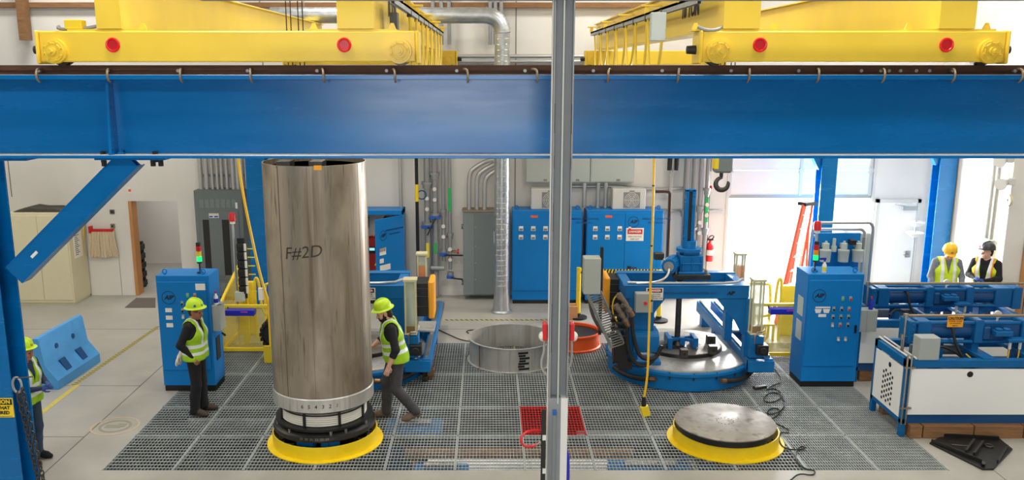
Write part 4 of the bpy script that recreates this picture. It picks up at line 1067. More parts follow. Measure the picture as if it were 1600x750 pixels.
# ------- blue double cabinets along the back wall
def wall_cabinet(x0, x1, xs, label, sign):
    y = 20.0; zt = 2.2
    r = thing('wall_cabinet', label, 'cabinet', ((x0 + x1) / 2, y, 0), 'blue double cabinets at the back wall')
    m = MB(); m.box(x0 + .02, x1 - .02, y + .02, y + .6, 0, .09); m.box(x0 + .3, x0 + .8, y + .01, y + .02, .02, .09, 1); m.build('plinth', ['plinth', 'dark_slot'], r)
    MB().box(x0, x1, y, y + .62, .09, zt).build('body', 'cabinet_blue', r, bevel=.006)
    MB().box(x0 + .02, xs - .005, y - .02, y, .32, zt - .05).build('door', 'cabinet_blue', r, bevel=.005)
    MB().box(xs + .005, x1 - .02, y - .02, y, .32, zt - .05).build('door', 'cabinet_blue', r, bevel=.005)
    yd = y - .02
    MB().box(x0 + .42, x0 + .58, yd - .004, yd, zt - .16, zt - .11).build('warning_label', 'orange', r)
    for iz in range(2):
        for ix in range(3):
            m = MB(); x = x0 + .2 + .28 * ix; z = zt - .42 - .2 * iz
            m.box(x - .05, x + .05, yd - .012, yd, z - .045, z + .06); o = m.build('meter', 'paper', r)
            MB().box(x - .038, x + .038, yd - .016, yd - .012, z - .035, z + .01).build('meter_face', 'switch_grey', o)
    m = MB(); m.box(x0 + .96, x0 + 1.02, yd - .008, yd, zt - .46, zt - .37); o = m.build('button_plate', 'paper', r)
    MB().cyl((x0 + .99, yd - .008, zt - .43), (x0 + .99, yd - .035, zt - .43), .026, n=14).build('button', 'red', o)
    xc = (xs + x1) / 2
    text('AIP', .11, (xs + .19, yd - .002, zt - .26), 'ink', r, name='emblem', shear=.3, bold=.004, ring=.115)
    text('AMERICAN INDUSTRIAL', .062, (xs + .72, yd - .002, zt - .19), 'deep_blue', r, bold=.001); text('PROCESS, INC.', .062, (xs + .72, yd - .002, zt - .28), 'deep_blue', r, bold=.001)
    if sign:
        s = MB().box(xs + .03, xs + .43, yd - .006, yd, zt - .7, zt - .4).build('danger_sign', 'paper', r)
        m = MB(); m.box(xs + .06, xs + .4, yd - .009, yd - .006, zt - .54, zt - .43); m.build('sign_header', 'red', s); text('DANGER', .07, (xs + .23, yd - .011, zt - .485), 'paper', s, bold=.002)
        text('HIGH VOLTAGE', .045, (xs + .23, yd - .008, zt - .6), 'ink', s); text('KEEP OUT', .045, (xs + .23, yd - .008, zt - .66), 'ink', s)
        m = MB(); m.box(xs + .08, xs + .16, yd - .02, yd, zt - 1.38, zt - 1.3); m.cyl((xs + .12, yd - .03, zt - 1.33), (xs + .3, yd - .03, zt - 1.33), .012, n=8); m.build('door_handle', 'black', r)
    for x in (x0 + .1, x1 - .1):
        m = MB(); m.torus((x, y + .15, zt + .05), .04, .012, 'y', 18, 6); m.build('lifting_eye', 'cabinet_blue', r)
    return r
wall_cabinet(.52, 2.12, 1.45, 'blue double cabinet with six meters partly behind the grey post', False)
wall_cabinet(2.22, 3.98, 3.1, 'blue double cabinet with six meters and DANGER sign right of the post', True)
def aircon(x, label):
    r = thing('air_conditioner', label, 'air conditioner', (x, 20.2, 2.2))
    MB().box(x - .38, x + .38, 20.15, 20.5, 2.2, 2.68).build('casing', 'ac_white', r, bevel=.015)
    m = MB(); m.box(x - .13, x + .25, 20.142, 20.15, 2.24, 2.6); g = m.build('grille', 'ac_grille', r)
    m = MB()
    for rr_ in (.05, .09, .13, .165): m.torus((x + .06, 20.14, 2.42), rr_, .006, 'y', 28, 5)
    for t in range(6): m.bar((x + .06, 20.138, 2.42), (x + .06 + .17 * math.cos(t * PI / 3), 20.138, 2.42 + .17 * math.sin(t * PI / 3)), .008, .008)
    m.build('fan_guard', 'ac_white', g)
    m = MB(); m.box(x + .0, x + .12, 20.145, 20.15, 2.61, 2.64); m.build('badge', 'ac_grille', r)
aircon(1.33, 'white air conditioner on the blue cabinet behind the grey post')
aircon(3.2, 'white air conditioner on the blue cabinet right of the post')
# grey boxes high on the wall
for k, (a, b, lab) in enumerate(((.84, 1.46, 'left of the three grey wall boxes above the blue cabinets'), (1.47, 2.33, 'middle of the three grey wall boxes, partly behind the post'), (2.34, 3.35, 'right of the three grey wall boxes above the blue cabinets'))):
    r = thing('wall_box', lab, 'electrical box', ((a + b) / 2, 20.6, 2.8), 'grey wall boxes above the cabinets')
    MB().box(a, b, 20.5, 20.8, 2.78, 4.05).build('body', 'light_box', r, bevel=.008); MB().box(a + .02, b - .02, 20.485, 20.5, 2.8, 4.03).build('cover', 'light_box', r, bevel=.004); MB().box((a + b) / 2 + .1, (a + b) / 2 + .18, 20.47, 20.485, 2.82, 2.86).build('latch', 'hook_steel', r)
for x, lab in ((2.2, 'conduit stub dropping to the blue cabinets just right of the post'), (2.52, 'left conduit of the close pair above the right blue cabinet'), (2.7, 'right conduit of the close pair above the right blue cabinet')):
    tag(MB().cyl((x, 20.45, 2.2), (x, 20.45, 2.78), .05, n=14).build('conduit', 'conduit', loc=(x, 20.45, 2.2)), lab, 'pipe', 'conduits above the blue cabinets')
tag(MB().tube([(1.9, 20.72, 2.66), (3.0, 20.72, 2.66), (3.8, 20.72, 2.6), (4.6, 20.72, 2.62)], .035, 10).build('conduit', 'conduit', loc=(3, 20.72, 2.66)), 'horizontal conduit along the wall behind the right air conditioner', 'pipe')

# ------- open blue cabinet behind the cylinder
oc_ = thing('open_cabinet', 'blue cabinet with open door and red inverter behind the tall cylinder', 'cabinet', (-2.3, 20.2, 0))
x0, x1 = -3.1, -1.98; y = 20.0
m = MB(); m.box(x0, x1, y + .55, y + .6, .1, 2.2); m.box(x0, x0 + .03, y, y + .55, .1, 2.2); m.box(x1 - .03, x1, y, y + .55, .1, 2.2); m.box(x0, x1, y, y + .55, 2.1, 2.2); m.box(x0, x1, y, y + .55, .1, .14)
m.build('body', 'cabinet_blue', oc_, bevel=.004)
MB().box(x0 + .02, x1 - .02, y + .02, y + .58, 0, .1).build('plinth', 'plinth', oc_)
MB().box(x0 + .05, x1 - .05, y + .53, y + .55, .2, 2.08).build('back_plate', 'paper', oc_)
T = Matrix.Translation((x1 - .02, y, 0)) @ Matrix.Rotation(R(52), 4, 'Z')
dd = MB(T).box(-.88, 0, -.03, 0, .16, 2.1).build('door', 'cabinet_blue', oc_, bevel=.005)
def on_door(x0_, x1_, z0, z1, mm, nm): MB(T).box(x0_, x1_, -.036, -.03, z0, z1).build(nm, mm, dd)
on_door(-.78, -.58, 1.28, 1.44, 'paper', 'door_label'); on_door(-.78, -.6, 1.36, 1.44, 'red', 'door_label'); on_door(-.78, -.66, 1.1, 1.2, 'paper', 'door_label'); on_door(-.78, -.45, .92, 1.05, 'paper', 'door_label')
def door_text(s, size, xl, z, **k):
    p = T @ Vector((xl, -.034, z)); return text(s, size, p, 'ink', dd, rotz=R(52), **k)
door_text('AIP', .1, -.66, 1.72, shear=.3, bold=.004, ring=.105, name='emblem'); door_text('AMERICAN INDUSTRIAL', .055, -.28, 1.82); door_text('PROCESS, INC.', .055, -.28, 1.72)
m = MB(T); m.box(-.74, -.7, -.06, -.03, .3, .42); m.box(-.74, -.58, -.075, -.055, .37, .4); m.build('door_handle', 'steel', dd)
m = MB(); ix = -2.66; m.box(ix - .3, ix + .12, y + .25, y + .53, .72, 1.5); iv = m.build('inverter', 'steam_red', oc_, bevel=.02)
m = MB(); m.box(ix - .16, ix - .0, y + .242, y + .25, 1.15, 1.3); m.build('display', 'black', iv); m = MB(); m.box(ix - .14, ix - .02, y + .238, y + .242, 1.22, 1.28); m.build('screen', 'screen_cyan', iv)
m = MB(); m.prism([(ix - .04, .86), (ix + .04, .86), (ix, .93)], 'y', y + .245, y + .25); m.build('hazard_triangle', 'sign_yellow', iv)
for i in range(4): MB().tube([(ix - .24 + .1 * i, y + .36, 1.5), (ix - .2 + .1 * i, y + .3, 1.58), (ix - .16 + .1 * i, y + .36, 1.5)], .022, 8, smooth=2).build('copper_lead', 'copper', oc_)
for i in range(3): MB().tube([(ix - .16 + .1 * i, y + .36, .72), (ix - .15 + .12 * i, y + .34, .5), (ix + .02 * i, y + .4, .2)], .02, 8, smooth=2).build('orange_lead', 'orange', oc_)
MB().tube([(ix + .22, y + .45, 2.0), (ix + .24, y + .42, 1.2), (ix + .2, y + .45, .3)], .03, 8, smooth=2).build('orange_lead', 'copper', oc_)
for xx in (-2.95, -2.35): 
    m = MB(); m.box(xx - .13, xx + .13, y + .3, y + .5, 1.72, 1.98); m.cyl((xx - .08, y + .25, 1.95), (xx + .1, y + .25, 1.95), .05); m.build('contactor', 'dark_steel', oc_, bevel=.01)
# ------- main switchboard and disconnect
sb = thing('switchboard', 'tall grey main switchboard with vents against the wall left of the cylinder', 'electrical panel', (-6.2, 20.5, 0))
x0, x1 = -6.83, -5.72
MB().box(x0, x1, 20.3, 20.8, .1, 2.62).build('body', 'panel_grey', sb, bevel=.008); MB().box(x0 + .02, x1 - .02, 20.32, 20.8, 0, .1).build('plinth', 'plinth', sb)
for z0, z1 in ((2.22, 2.42), (.22, .42)):
    m = MB()
    for i in range(7): m.box(x0 + .12 + .125 * i, x0 + .22 + .125 * i, 20.292, 20.3, z0, z1)
    m.build('vent_slots', 'switch_grey', sb)
MB().box(x0 + .1, x1 - .1, 20.285, 20.3, .5, 2.14).build('front_panel', 'panel_grey', sb, bevel=.004)
m = MB(); m.box(x0 + .17, x0 + .32, 20.28, 20.285, .62, 1.94); m.box(x0 + .62, x0 + .78, 20.28, 20.285, .62, 1.94); m.build('dark_bay', 'dark_slot', sb)
m = MB(); m.box(x0 + .32, x0 + .62, 20.275, 20.285, .6, 1.96); m.build('center_door', 'panel_grey', sb, bevel=.003)
MB().box(x0 + .33, x0 + .56, 20.27, 20.275, 1.98, 2.09).build('nameplate', 'ac_white', sb); m = MB(); m.box(x0 + .34, x0 + .42, 20.268, 20.27, 2.0, 2.03); m.box(x0 + .45, x0 + .54, 20.268, 20.27, 2.0, 2.03); m.build('nameplate_print', 'navy_box', sb)
MB().box(x0 + .95, x0 + 1.0, 20.29, 20.3, 2.2, 2.34).build('paper_tag', 'paper', sb)
for i, u in enumerate((313, 322, 331, 339, 346, 354, 364, 371, 378, 385)):
    x = at(u, 270, 20.55).x; r_ = .055 if i in (0, 1, 6, 7) else .04
    o = MB().cyl((x, 20.55, 2.62), (x, 20.55, 4.4), r_, n=14).build('conduit', 'conduit', loc=(x, 20.55, 2.6))
    tag(o, '%s conduit from the left rising out of the grey switchboard' % ordn[i], 'pipe', 'conduits above the switchboard')
tag(MB().box(-6.8, -5.3, 20.62, 20.66, 2.9, 2.96).build('strut_channel', 'galvanized', loc=(-6, 20.64, 2.9)), 'strut channel holding the conduits above the switchboard', 'bracket')
dc = thing('disconnect_cabinet', 'grey electrical cabinet with four conduits left of the silver duct', 'electrical panel', (-.1, 20.5, 0))
MB().box(-.62, .42, 20.35, 20.8, .12, 2.12).build('body', 'switch_grey', dc, bevel=.01); MB().box(-.36, .42, 20.335, 20.35, .14, 2.06).build('door', 'panel_grey', dc, bevel=.006)
MB().box(-.64, .44, 20.32, 20.8, 2.12, 2.15).build('top_lip', 'hook_steel', dc)
for z in (.4, 1.75): MB().cyl((-.66, 20.45, z), (-.6, 20.45, z), .06, n=14).build('knockout', 'panel_grey', dc)
s = MB().box(.1, .24, 20.33, 20.335, 1.38, 1.74).build('paper_label', 'paper', dc); MB().box(.1, .2, 20.327, 20.33, 1.66, 1.74).build('label_header', 'ink', s); MB().cyl((.15, 20.327, 1.7), (.15, 20.324, 1.7), .025, n=12).build('label_symbol', 'sign_yellow', s)
for z in (.5, .9, 1.3, 1.75): MB().cyl((-.33, 20.335, z), (-.33, 20.328, z), .012, n=8).build('screw', 'steel', dc)
for k, (xb, xt, zt) in enumerate(((-.48, -.2, 3.12), (-.3, -.02, 3.05), (-.12, .3, 2.98))):
    o = MB().tube([(xb, 20.5, 2.15), (xb, 20.5, 2.7), (xb + .02, 20.5, zt - .12), (xb + .12, 20.5, zt), (xb + .4, 20.52, zt + .16), (xb + .55, 20.55, zt + .18)], .055, 12, smooth=2).build('bent_conduit', 'conduit', loc=(xb, 20.5, 2.15))
    tag(o, '%s of the bent conduits rising from the grey cabinet beside the duct' % ('first', 'second', 'third')[k], 'pipe', 'bent conduits above the grey cabinet')
tag(MB().cyl((.2, 20.5, 2.15), (.2, 20.5, 4.2), .055, n=14).build('conduit', 'conduit', loc=(.2, 20.5, 2.15)), 'straight conduit rising from the grey cabinet beside the duct', 'pipe')
# ------- spiral duct: horizontal run high up, elbow, long drop
du = thing('spiral_duct', 'silver spiral air duct running along the wall and dropping to the floor', 'duct', (.28, 19.6, 0))
yD = 19.3; xD = .27; rD = .165; zD = at(700, 28, yD).z + .05
m = MB(); m.cyl((xD, yD, .55), (xD, yD, zD - .35), rD, n=32)
for i in range(48):
    z = .6 + i * (zD - 1.0) / 47
    m.tube([(xD + (rD + .002) * math.cos(t), yD + (rD + .002) * math.sin(t), z + .05 * t / (2 * PI)) for t in [2 * PI * k / 16 for k in range(17)]], .004, 4)
m.build('vertical_run', 'duct_metal', du)
m = MB(); m.lathe([(.24, 0), (.24, .03), (.2, .06), (.165, .5), (.165, .56)], (xD, yD, 0), 32); m.build('floor_boot', 'duct_metal', du)
m = MB(); pts = [(xD - .35 + .35 * math.sin(t), yD, zD - .35 + .35 * math.cos(t)) for t in [PI / 2 - PI / 2 * k / 10 for k in range(11)]]
m.tube(pts, rD + .004, 24)
for k in range(11):
    p = Vector(pts[k]); q = Vector(pts[min(k + 1, 10)]) - Vector(pts[max(k - 1, 0)]); m.cyl(p - q.normalized() * .008, p + q.normalized() * .008, rD + .014, n=24)
m.build('elbow', 'duct_metal', du)
m = MB(); m.cyl((xD - .35, yD, zD), (-4.6, yD, zD), rD, n=32)
for i in range(40): m.cyl((-4.5 + i * .105, yD, zD), (-4.495 + i * .105, yD, zD), rD + .005, n=24)
m.build('horizontal_run', 'duct_metal', du)
for x in (-3.9, -1.0):
    MB().cyl((x, yD, zD + rD), (x, yD, 9.2), .008, n=6).build('hanger_rod', 'steel', du)
# long horizontal pipes above the beam
for v, r_, lab in ((88, .05, 'upper horizontal conduit on the back wall above the blue beam'), (96, .04, 'lower horizontal conduit on the back wall above the blue beam')):
    a = at(720, v, 20.65); tag(MB().cyl((-.9, 20.65, a.z), (2.6, 20.65, a.z), r_, n=12).build('conduit', 'conduit', loc=(0, 20.65, a.z)), lab, 'pipe', 'horizontal conduits on the upper wall')
for i, u in enumerate((677, 690, 702, 766, 774, 783)):
    x = at(u, 60, 20.6).x; tag(MB().cyl((x, 20.6, 5.9), (x, 20.6, 8.5), .045, n=10).build('conduit', 'pipe_grey', loc=(x, 20.6, 5.9)), '%s vertical conduit from the left on the upper back wall' % ordn[i], 'pipe', 'vertical conduits on the upper wall')
for i, u in enumerate((1515, 1528)):
    x = at(u, 30, 20.6).x; tag(MB().cyl((x, 20.6, 5.6), (x, 20.6, 8.5), .1, n=14).build('conduit', 'pipe_grey', loc=(x, 20.6, 5.6)), ('left' if i == 0 else 'right') + ' thick grey conduit at the top right of the back wall', 'pipe', 'thick conduits top right')
tag(MB().box(at(1512, 28, 20.5).x, at(1545, 28, 20.5).x, 20.45, 20.49, at(1512, 30, 20.5).z, at(1512, 27, 20.5).z).build('strut_channel', 'galvanized', loc=at(1530, 28, 20.5)), 'strut bracket across the two thick conduits top right', 'bracket')
tag(MB().box(-3.15, -1.3, 20.62, 20.68, 3.7, 3.77).build('cable_tray', 'galvanized', loc=(-2.2, 20.65, 3.7)), 'perforated strut along the wall right of the tall cylinder', 'bracket')
for z, lab in ((3.6, 'upper'), (3.5, 'lower')): tag(MB().cyl((-3.15, 20.65, z), (-1.2, 20.65, z), .025, n=8).build('conduit', 'conduit', loc=(-2.2, 20.65, z)), lab + ' thin conduit under the perforated strut by the cylinder', 'pipe')
tag(MB().cyl((at(626, 300, 20.6).x, 20.6, 2.2), (at(626, 300, 20.6).x, 20.6, 4.4), .045, n=10).build('conduit', 'conduit', loc=(-2, 20.6, 2.2)), 'vertical conduit dropping to the open blue cabinet', 'pipe')
# ------- valve pipes
def valve_pipe(u, rad, ztop, zbot, zf, handle, tagm, label, grp, y=20.55, light=False):
    x = at(u, 350, y).x
    r = thing('valve_pipe', label, 'pipe', (x, y, zbot), grp)
    MB().cyl((x, y, zbot), (x, y, ztop), rad, n=16).build('pipe', 'white_paint' if light else 'pipe_grey', r)
    for z in (zf, zf - .95):
        m = MB(); m.cyl((x, y, z - .03), (x, y, z + .03), rad * 1.75, n=20); m.cyl((x, y, z - .12), (x, y, z - .03), rad * 1.4, n=16); m.build('flange', 'pipe_grey', r)
    for z in (zf - .35, zf - .6): MB().cyl((x, y - rad, z), (x, y - rad - .05, z), .045, n=14).build('gauge', 'off_white', r)
    if handle:
        z = zf - .98
        m = MB(); m.box(x - rad * 1.9, x + rad * 1.9, y - .12, y - .02, z - .08, z); v = m.build('valve_body', 'valve_blue', r, bevel=.01)
        m = MB(); m.bar((x + .02, y - .14, z - .05), (x + .02 + handle[0], y - .16, z - .05 + handle[1]), .03, .03); m.build('valve_handle', 'black', v)
    if tagm: MB().box(x - .035, x + .035, y - rad - .006, y - rad + .01, tagm[1], tagm[2]).build('pipe_tag', tagm[0], r)
g = 'valve pipes left of the grey cabinet'
valve_pipe(668, .075, 4.4, .05, 2.76, (.02, .0), ('yellow_tag', 1.0, 1.35), 'thick valve pipe with yellow tag right of the open blue cabinet', g)
valve_pipe(680, .07, 4.4, .05, 2.98, (-.2, -.4), ('green_tag', 1.1, 1.35), 'thick valve pipe with green tag next to the yellow tagged one', g)
valve_pipe(693, .045, 4.4, .9, 2.1, (.45, 0), None, 'thin valve pipe with long black handle left of the grey cabinet', g)
valve_pipe(703, .045, 4.4, .7, 1.55, (.28, -.03), ('green_tag', 2.1, 2.65), 'thin valve pipe with long green tag left of the grey cabinet', g)
tag(MB().tube([(at(668, 1, 20.5).x, 20.45, .75), (at(690, 1, 20.5).x, 20.42, .75)], .05, 10).build('cross_pipe', 'pipe_grey', loc=(-1.3, 20.45, .75)), 'short horizontal pipe joining the thick valve pipes low down', 'pipe')
tag(MB().cyl((-1.35, 20.5, 3.86), (-.75, 20.5, 3.86), .03, n=6).build('strut_channel', 'hook_steel', loc=(-1, 20.5, 3.86)), 'strut channel clamping the valve pipes below the beam', 'bracket')
x = at(652, 340, 20.4).x
o = thing('black_pipe', 'black pipe with yellow band right of the open blue cabinet', 'pipe', (x, 20.4, .5)); MB().cyl((x, 20.4, .5), (x, 20.4, 4.4), .04, n=12).build('pipe', 'black', o); MB().cyl((x, 20.4, 2.35), (x, 20.4, 2.75), .043, n=12).build('pipe_band', 'sign_yellow', o)
x = at(659, 313, 20.4).x; tag(MB().torus((x, 20.42, 2.45 + .05), .1, .014, 'y', 24, 6).build('coiled_cable', 'deep_blue', loc=(x, 20.42, 2.5)), 'coil of blue cable hung beside the black pipe', 'cable')
for u, v, lab in ((713, 393, 'small red valve wheel on the wall right of the valve pipes'), (697, 370, 'tiny red valve between the thin valve pipes')):
    a = at(u, v, 20.6); o = thing('red_valve', lab, 'valve', a); MB().cyl((a.x - .1, 20.6, a.z), (a.x + .02, 20.6, a.z), .025, n=10).build('valve_stem', 'brass', o); MB().cyl((a.x + .02, 20.6, a.z - .0), (a.x + .06, 20.6, a.z), .06 if u == 713 else .035, n=14).build('valve_wheel', 'red', o)
g = 'wall pipes right of the blue cabinets'
for k, (u, rad, zf, tm, lab) in enumerate(((1070, .075, 2.1, ('yellow_tag', 2.2, 2.6), 'thick pale pipe with yellow tag left of the roll-up door'), (1082, .07, 1.7, None, 'thick pale pipe behind the guide tower left of the roll-up door'), (1092, .055, 2.2, None, 'thin pale pipe second from the right by the roll-up door'), (1102, .05, 2.62, ('green_tag', 1.85, 2.45), 'thin pale pipe with green tag left of the roll-up door'))):
    valve_pipe(u, rad, 4.4, .3, zf, None, tm, lab, g, 20.5, False)
for k, (u, zb, mm, lab) in enumerate(((1055, 1.2, 'conduit', 'slim conduit bending down right of the blue cabinets'), (1047, .5, 'conduit', 'slim straight conduit right of the blue cabinets'))):
    x = at(u, 300, 20.6).x; tag(MB().tube([(x, 20.65, 4.4), (x, 20.65, 3.2), (x - .1 * (1 - k), 20.65, 2.9), (x - .1 * (1 - k), 20.65, zb)], .035, 10, smooth=2).build('conduit', mm, loc=(x, 20.65, zb)), lab, 'pipe')
for u, lab in ((1046, 'left of two black cables hanging below the blue beam'), (1057, 'right of two black cables hanging below the blue beam')):
    a = at(u, 266, 20.3); tag(MB().cyl((a.x, 20.3, a.z), (a.x, 20.3, 4.5), .055, n=10).build('black_cable', 'black', loc=a), lab, 'cable')
x = at(1047, 300, 20.6).x - .04; tag(MB().tube([(x - .3, 20.6, 2.55), (x, 20.6, 2.55), (x + .05, 20.6, 2.5), (x + .05, 20.6, .6)], .03, 8, smooth=1).build('black_pipe', 'rail_rust', loc=(x, 20.6, .6)), 'dark slim pipe with yellow band right of the blue cabinets', 'pipe')
tag(MB().cyl((3.95, 20.7, 2.1), (5.5, 20.7, 2.1), .03, n=6).build('strut_channel', 'galvanized', loc=(4.6, 20.7, 2.1)), 'strut channel behind the pale pipes by the roll-up door', 'bracket')
a, b = at(1108, 275, 20.75), at(1114, 297, 20.75); o = thing('wall_sign', 'narrow vertical red and white fire sign left of the roll-up door', 'sign', (a.x, 20.78, b.z)); MB().box(a.x, b.x, 20.77, 20.79, b.z, a.z + .1).build('sign_panel', 'paper', o); MB().box(a.x + .02, b.x - .02, 20.765, 20.77, b.z + .02, b.z + .1).build('sign_print', 'red', o)
# fire extinguisher
p = at(1108, 408, 20.55); o = thing('fire_extinguisher', 'red fire extinguisher hung on the wall left of the roll-up door', 'fire extinguisher', p)
MB().lathe([(0, 0), (.075, 0), (.085, .02), (.085, .36), (.07, .42), (.03, .46), (.03, .5)], p, 20).build('cylinder', 'bright_red', o)
MB().lathe([(.0865, .15), (.0865, .28)], p, 20).build('paper_label', 'paper', o)
m = MB(); m.box(p.x - .05, p.x + .07, p.y - .02, p.y + .02, p.z + .5, p.z + .54); m.tube([p + Vector((.03, 0, .52)), p + Vector((.1, 0, .6)), p + Vector((.0, -.05, .64)), p + Vector((-.1, -.05, .5)), p + Vector((-.11, -.05, .2))], .014, 8, smooth=2); m.build('valve_and_hose', 'black', o)

# ================================================================== guards, barrier, storage at the left
def guard(x0, x1, y, zt, label, side):
    r = thing('machine_guard', label, 'guard', ((x0 + x1) / 2, y, 0), 'yellow machine guards')
    m = MB(); m.box(x0, x1, y, y + .05, .02, .09); m.box(x0, x1, y, y + .05, zt - .06, zt)
    for x in (x0, x1 - .05): m.box(x, x + .05, y, y + .05, 0, zt)
    m.build('front_frame', 'safety_yellow', r, bevel=.004)
    MB().box(x0 + .05, x1 - .05, y + .022, y + .028, .09, zt - .06).build('film_panel', 'yellow_film', r)
    if side:
        m = MB(); yb = y + 1.5; zb = 1.42
        m.bar((x0 + .025, y + .02, zt - .02), (x0 + .025, yb, zb), .05, .05); m.bar((x0 + .025, yb, 0), (x0 + .025, yb, zb), .05, .05); m.bar((x0 + .025, y + .02, .06), (x0 + .025, yb, .06), .05, .05); m.build('side_frame', 'safety_yellow', r)
        m = MB(); m.prism([(y + .05, .08), (yb, .08), (yb, zb), (y + .05, zt - .02)], 'x', x0 + .022, x0 + .028); m.build('side_film', 'yellow_film', r)
    # blue tray box with lid
    a = x0 + .18 if side else x0 + .28
    m = MB(); m.box(a, a + .55, y - .18, y - .02, zt - .17, zt - .06); o = m.build('blue_tray', 'navy_box', r, bevel=.006)
    MB().box(a + .3, a + .43, y - .184, y - .178, zt - .1, zt - .085).build('pink_mark', 'pink', o)
    MB().box(a, a + .02, y - .02, y, zt - .1, zt - .04).build('tray_clip', 'dark_steel', o)
    return r
guard(-5.2, -4.05, 16.4, .95, 'yellow framed machine guard with film panels right of the left cabinet', True)
guard(4.95, 5.95, 16.1, 1.06, 'yellow framed machine guard with film panel left of the right cabinet', False)
def steps(x, y, label, flip):
    r = thing('work_platform', label, 'steps', (x, y, 0)); f = -1 if flip else 1
    m = MB(); m.box(x - .3, x + .02, y + .3, y + .42, 0, 1.12) if not flip else m.box(x - .02, x + .3, y + .3, y + .42, 0, 1.05); m.build('tall_panel', 'safety_yellow', r, bevel=.01)
    m = MB(); hx = x + f * .14
    m.tube([(hx, y, 0), (hx, y, 1.2), (hx + f * .04, y, 1.3), (hx + f * .09, y, 1.2), (hx + f * .12, y, .6), (hx + f * .22, y, .5), (hx + f * .55, y, .5)], .028, 10, smooth=2); m.build('handrail', 'safety_yellow', r)
    m = MB(); m.tube([(hx + f * .1, y + .35, 0), (hx + f * .1, y + .35, 1.05), (hx + f * .2, y + .35, 1.08), (hx + f * .8, y + .35, 1.08)], .028, 10, smooth=1); m.build('handrail', 'safety_yellow', r)
    m = MB(); a_, b_ = sorted((hx + f * .1, hx + f * .7)); m.box(a_, b_, y - .05, y + .5, .3, .34); m.box(a_, b_, y + .45, y + .5, 0, .3); m.box(a_, a_ + .04, y - .05, y, 0, .3); m.box(b_ - .04, b_, y - .05, y, 0, .3); m.build('step_deck', 'safety_yellow', r, bevel=.004)
steps(-4.85, 17.25, 'yellow work platform with hoop handrail behind the left machine guard', False)
steps(5.98, 17.2, 'yellow work platform with tall panel behind the right machine guard', True)
# signal poles
def pole(x, y, zt, label, stations):
    r = thing('signal_pole', label, 'pole', (x, y, 0), 'signal poles')
    m = MB(); m.cyl((x, y, 0), (x, y, zt), .022, n=12); m.cyl((x, y, 0), (x, y, .02), .09, n=16); m.build('pole', 'conduit', r)
    MB().cyl((x, y, zt), (x, y, zt + .05), .05, n=16).build('lamp_base', 'paper', r); MB().lathe([(.065, 0), (.065, .12), (.05, .16), (0, .17)], (x, y, zt + .05), 20).build('red_lamp', 'red', r)
    if stations:
        MB().box(x + .06, x + .2, y - .0, y + .04, .95, 2.15).build('station_rail', 'black', r)
        for i in range(6):
            z = 1.98 - .17 * i
            o = MB().box(x + .06, x + .2, y - .07, y, z - .07, z + .07).build('push_station', 'dark_slot', r, bevel=.006)
            MB().box(x + .2, x + .24, y - .05, y - .02, z - .07, z + .07).build('station_plate', 'paper', o); MB().box(x + .26, x + .4, y - .03, y - .025, z - .04, z - .02).build('station_label', 'yellow_tag', o)
            MB().cyl((x + .13, y - .07, z), (x + .13, y - .1, z), .03, n=12).build('push_button', 'black', o)
        m = MB(); m.box(x - .02, x + .16, y - .1, y, .9, 1.1) ; m.build('outlet_box', 'light_box', r, bevel=.006)
        MB().box(x + .08, x + .19, y + .04, y + .1, .0, 1.3).build('yellow_post', 'safety_yellow', r)
pole(-4.97, 16.9, 2.44, 'signal pole with red lamp and push button stations beside the left guard', True)
pole(5.86, 15.6, 2.5, 'signal pole with red lamp beside the orange ladder', False)
# ladder
a0, a1 = at(1233, 470, 18.6), at(1262, 322, 18.6); a0.z = 0
ld = thing('step_ladder', 'orange step ladder standing before the open roll-up door', 'ladder', (6.7, 18.7, 0))
P0, P1 = Vector((6.15, 18.3, 0)), Vector((6.72, 18.75, 2.52)); Q0, Q1 = P0 + Vector((.42, .25, 0)), P1 + Vector((.2, .12, 0))
MB().bar(P0, P1, .05, .12).build('side_rail', 'orange_ladder', ld); MB().bar(Q0, Q1, .05, .12).build('side_rail', 'orange_ladder', ld)
for i in range(8):
    t = (i + .8) / 8.5; MB().bar(P0.lerp(P1, t), Q0.lerp(Q1, t), .08, .025).build('tread', 'white_paint', ld)
MB().bar((6.75, 19.5, 0), P1 + Vector((0, .1, 0)), .04, .08).build('rear_rail', 'orange_ladder', ld); MB().bar((7.2, 19.6, 0), Q1 + Vector((0, .1, 0)), .04, .08).build('rear_rail', 'orange_ladder', ld)
m = MB(); c_ = (P1 + Q1) / 2; m.cbox(c_ + Vector((0, .03, .02)), (.34, .22, .07), 0, Matrix.Rotation(R(30), 3, 'Z')); m.build('ladder_cap', 'dark_steel', ld)
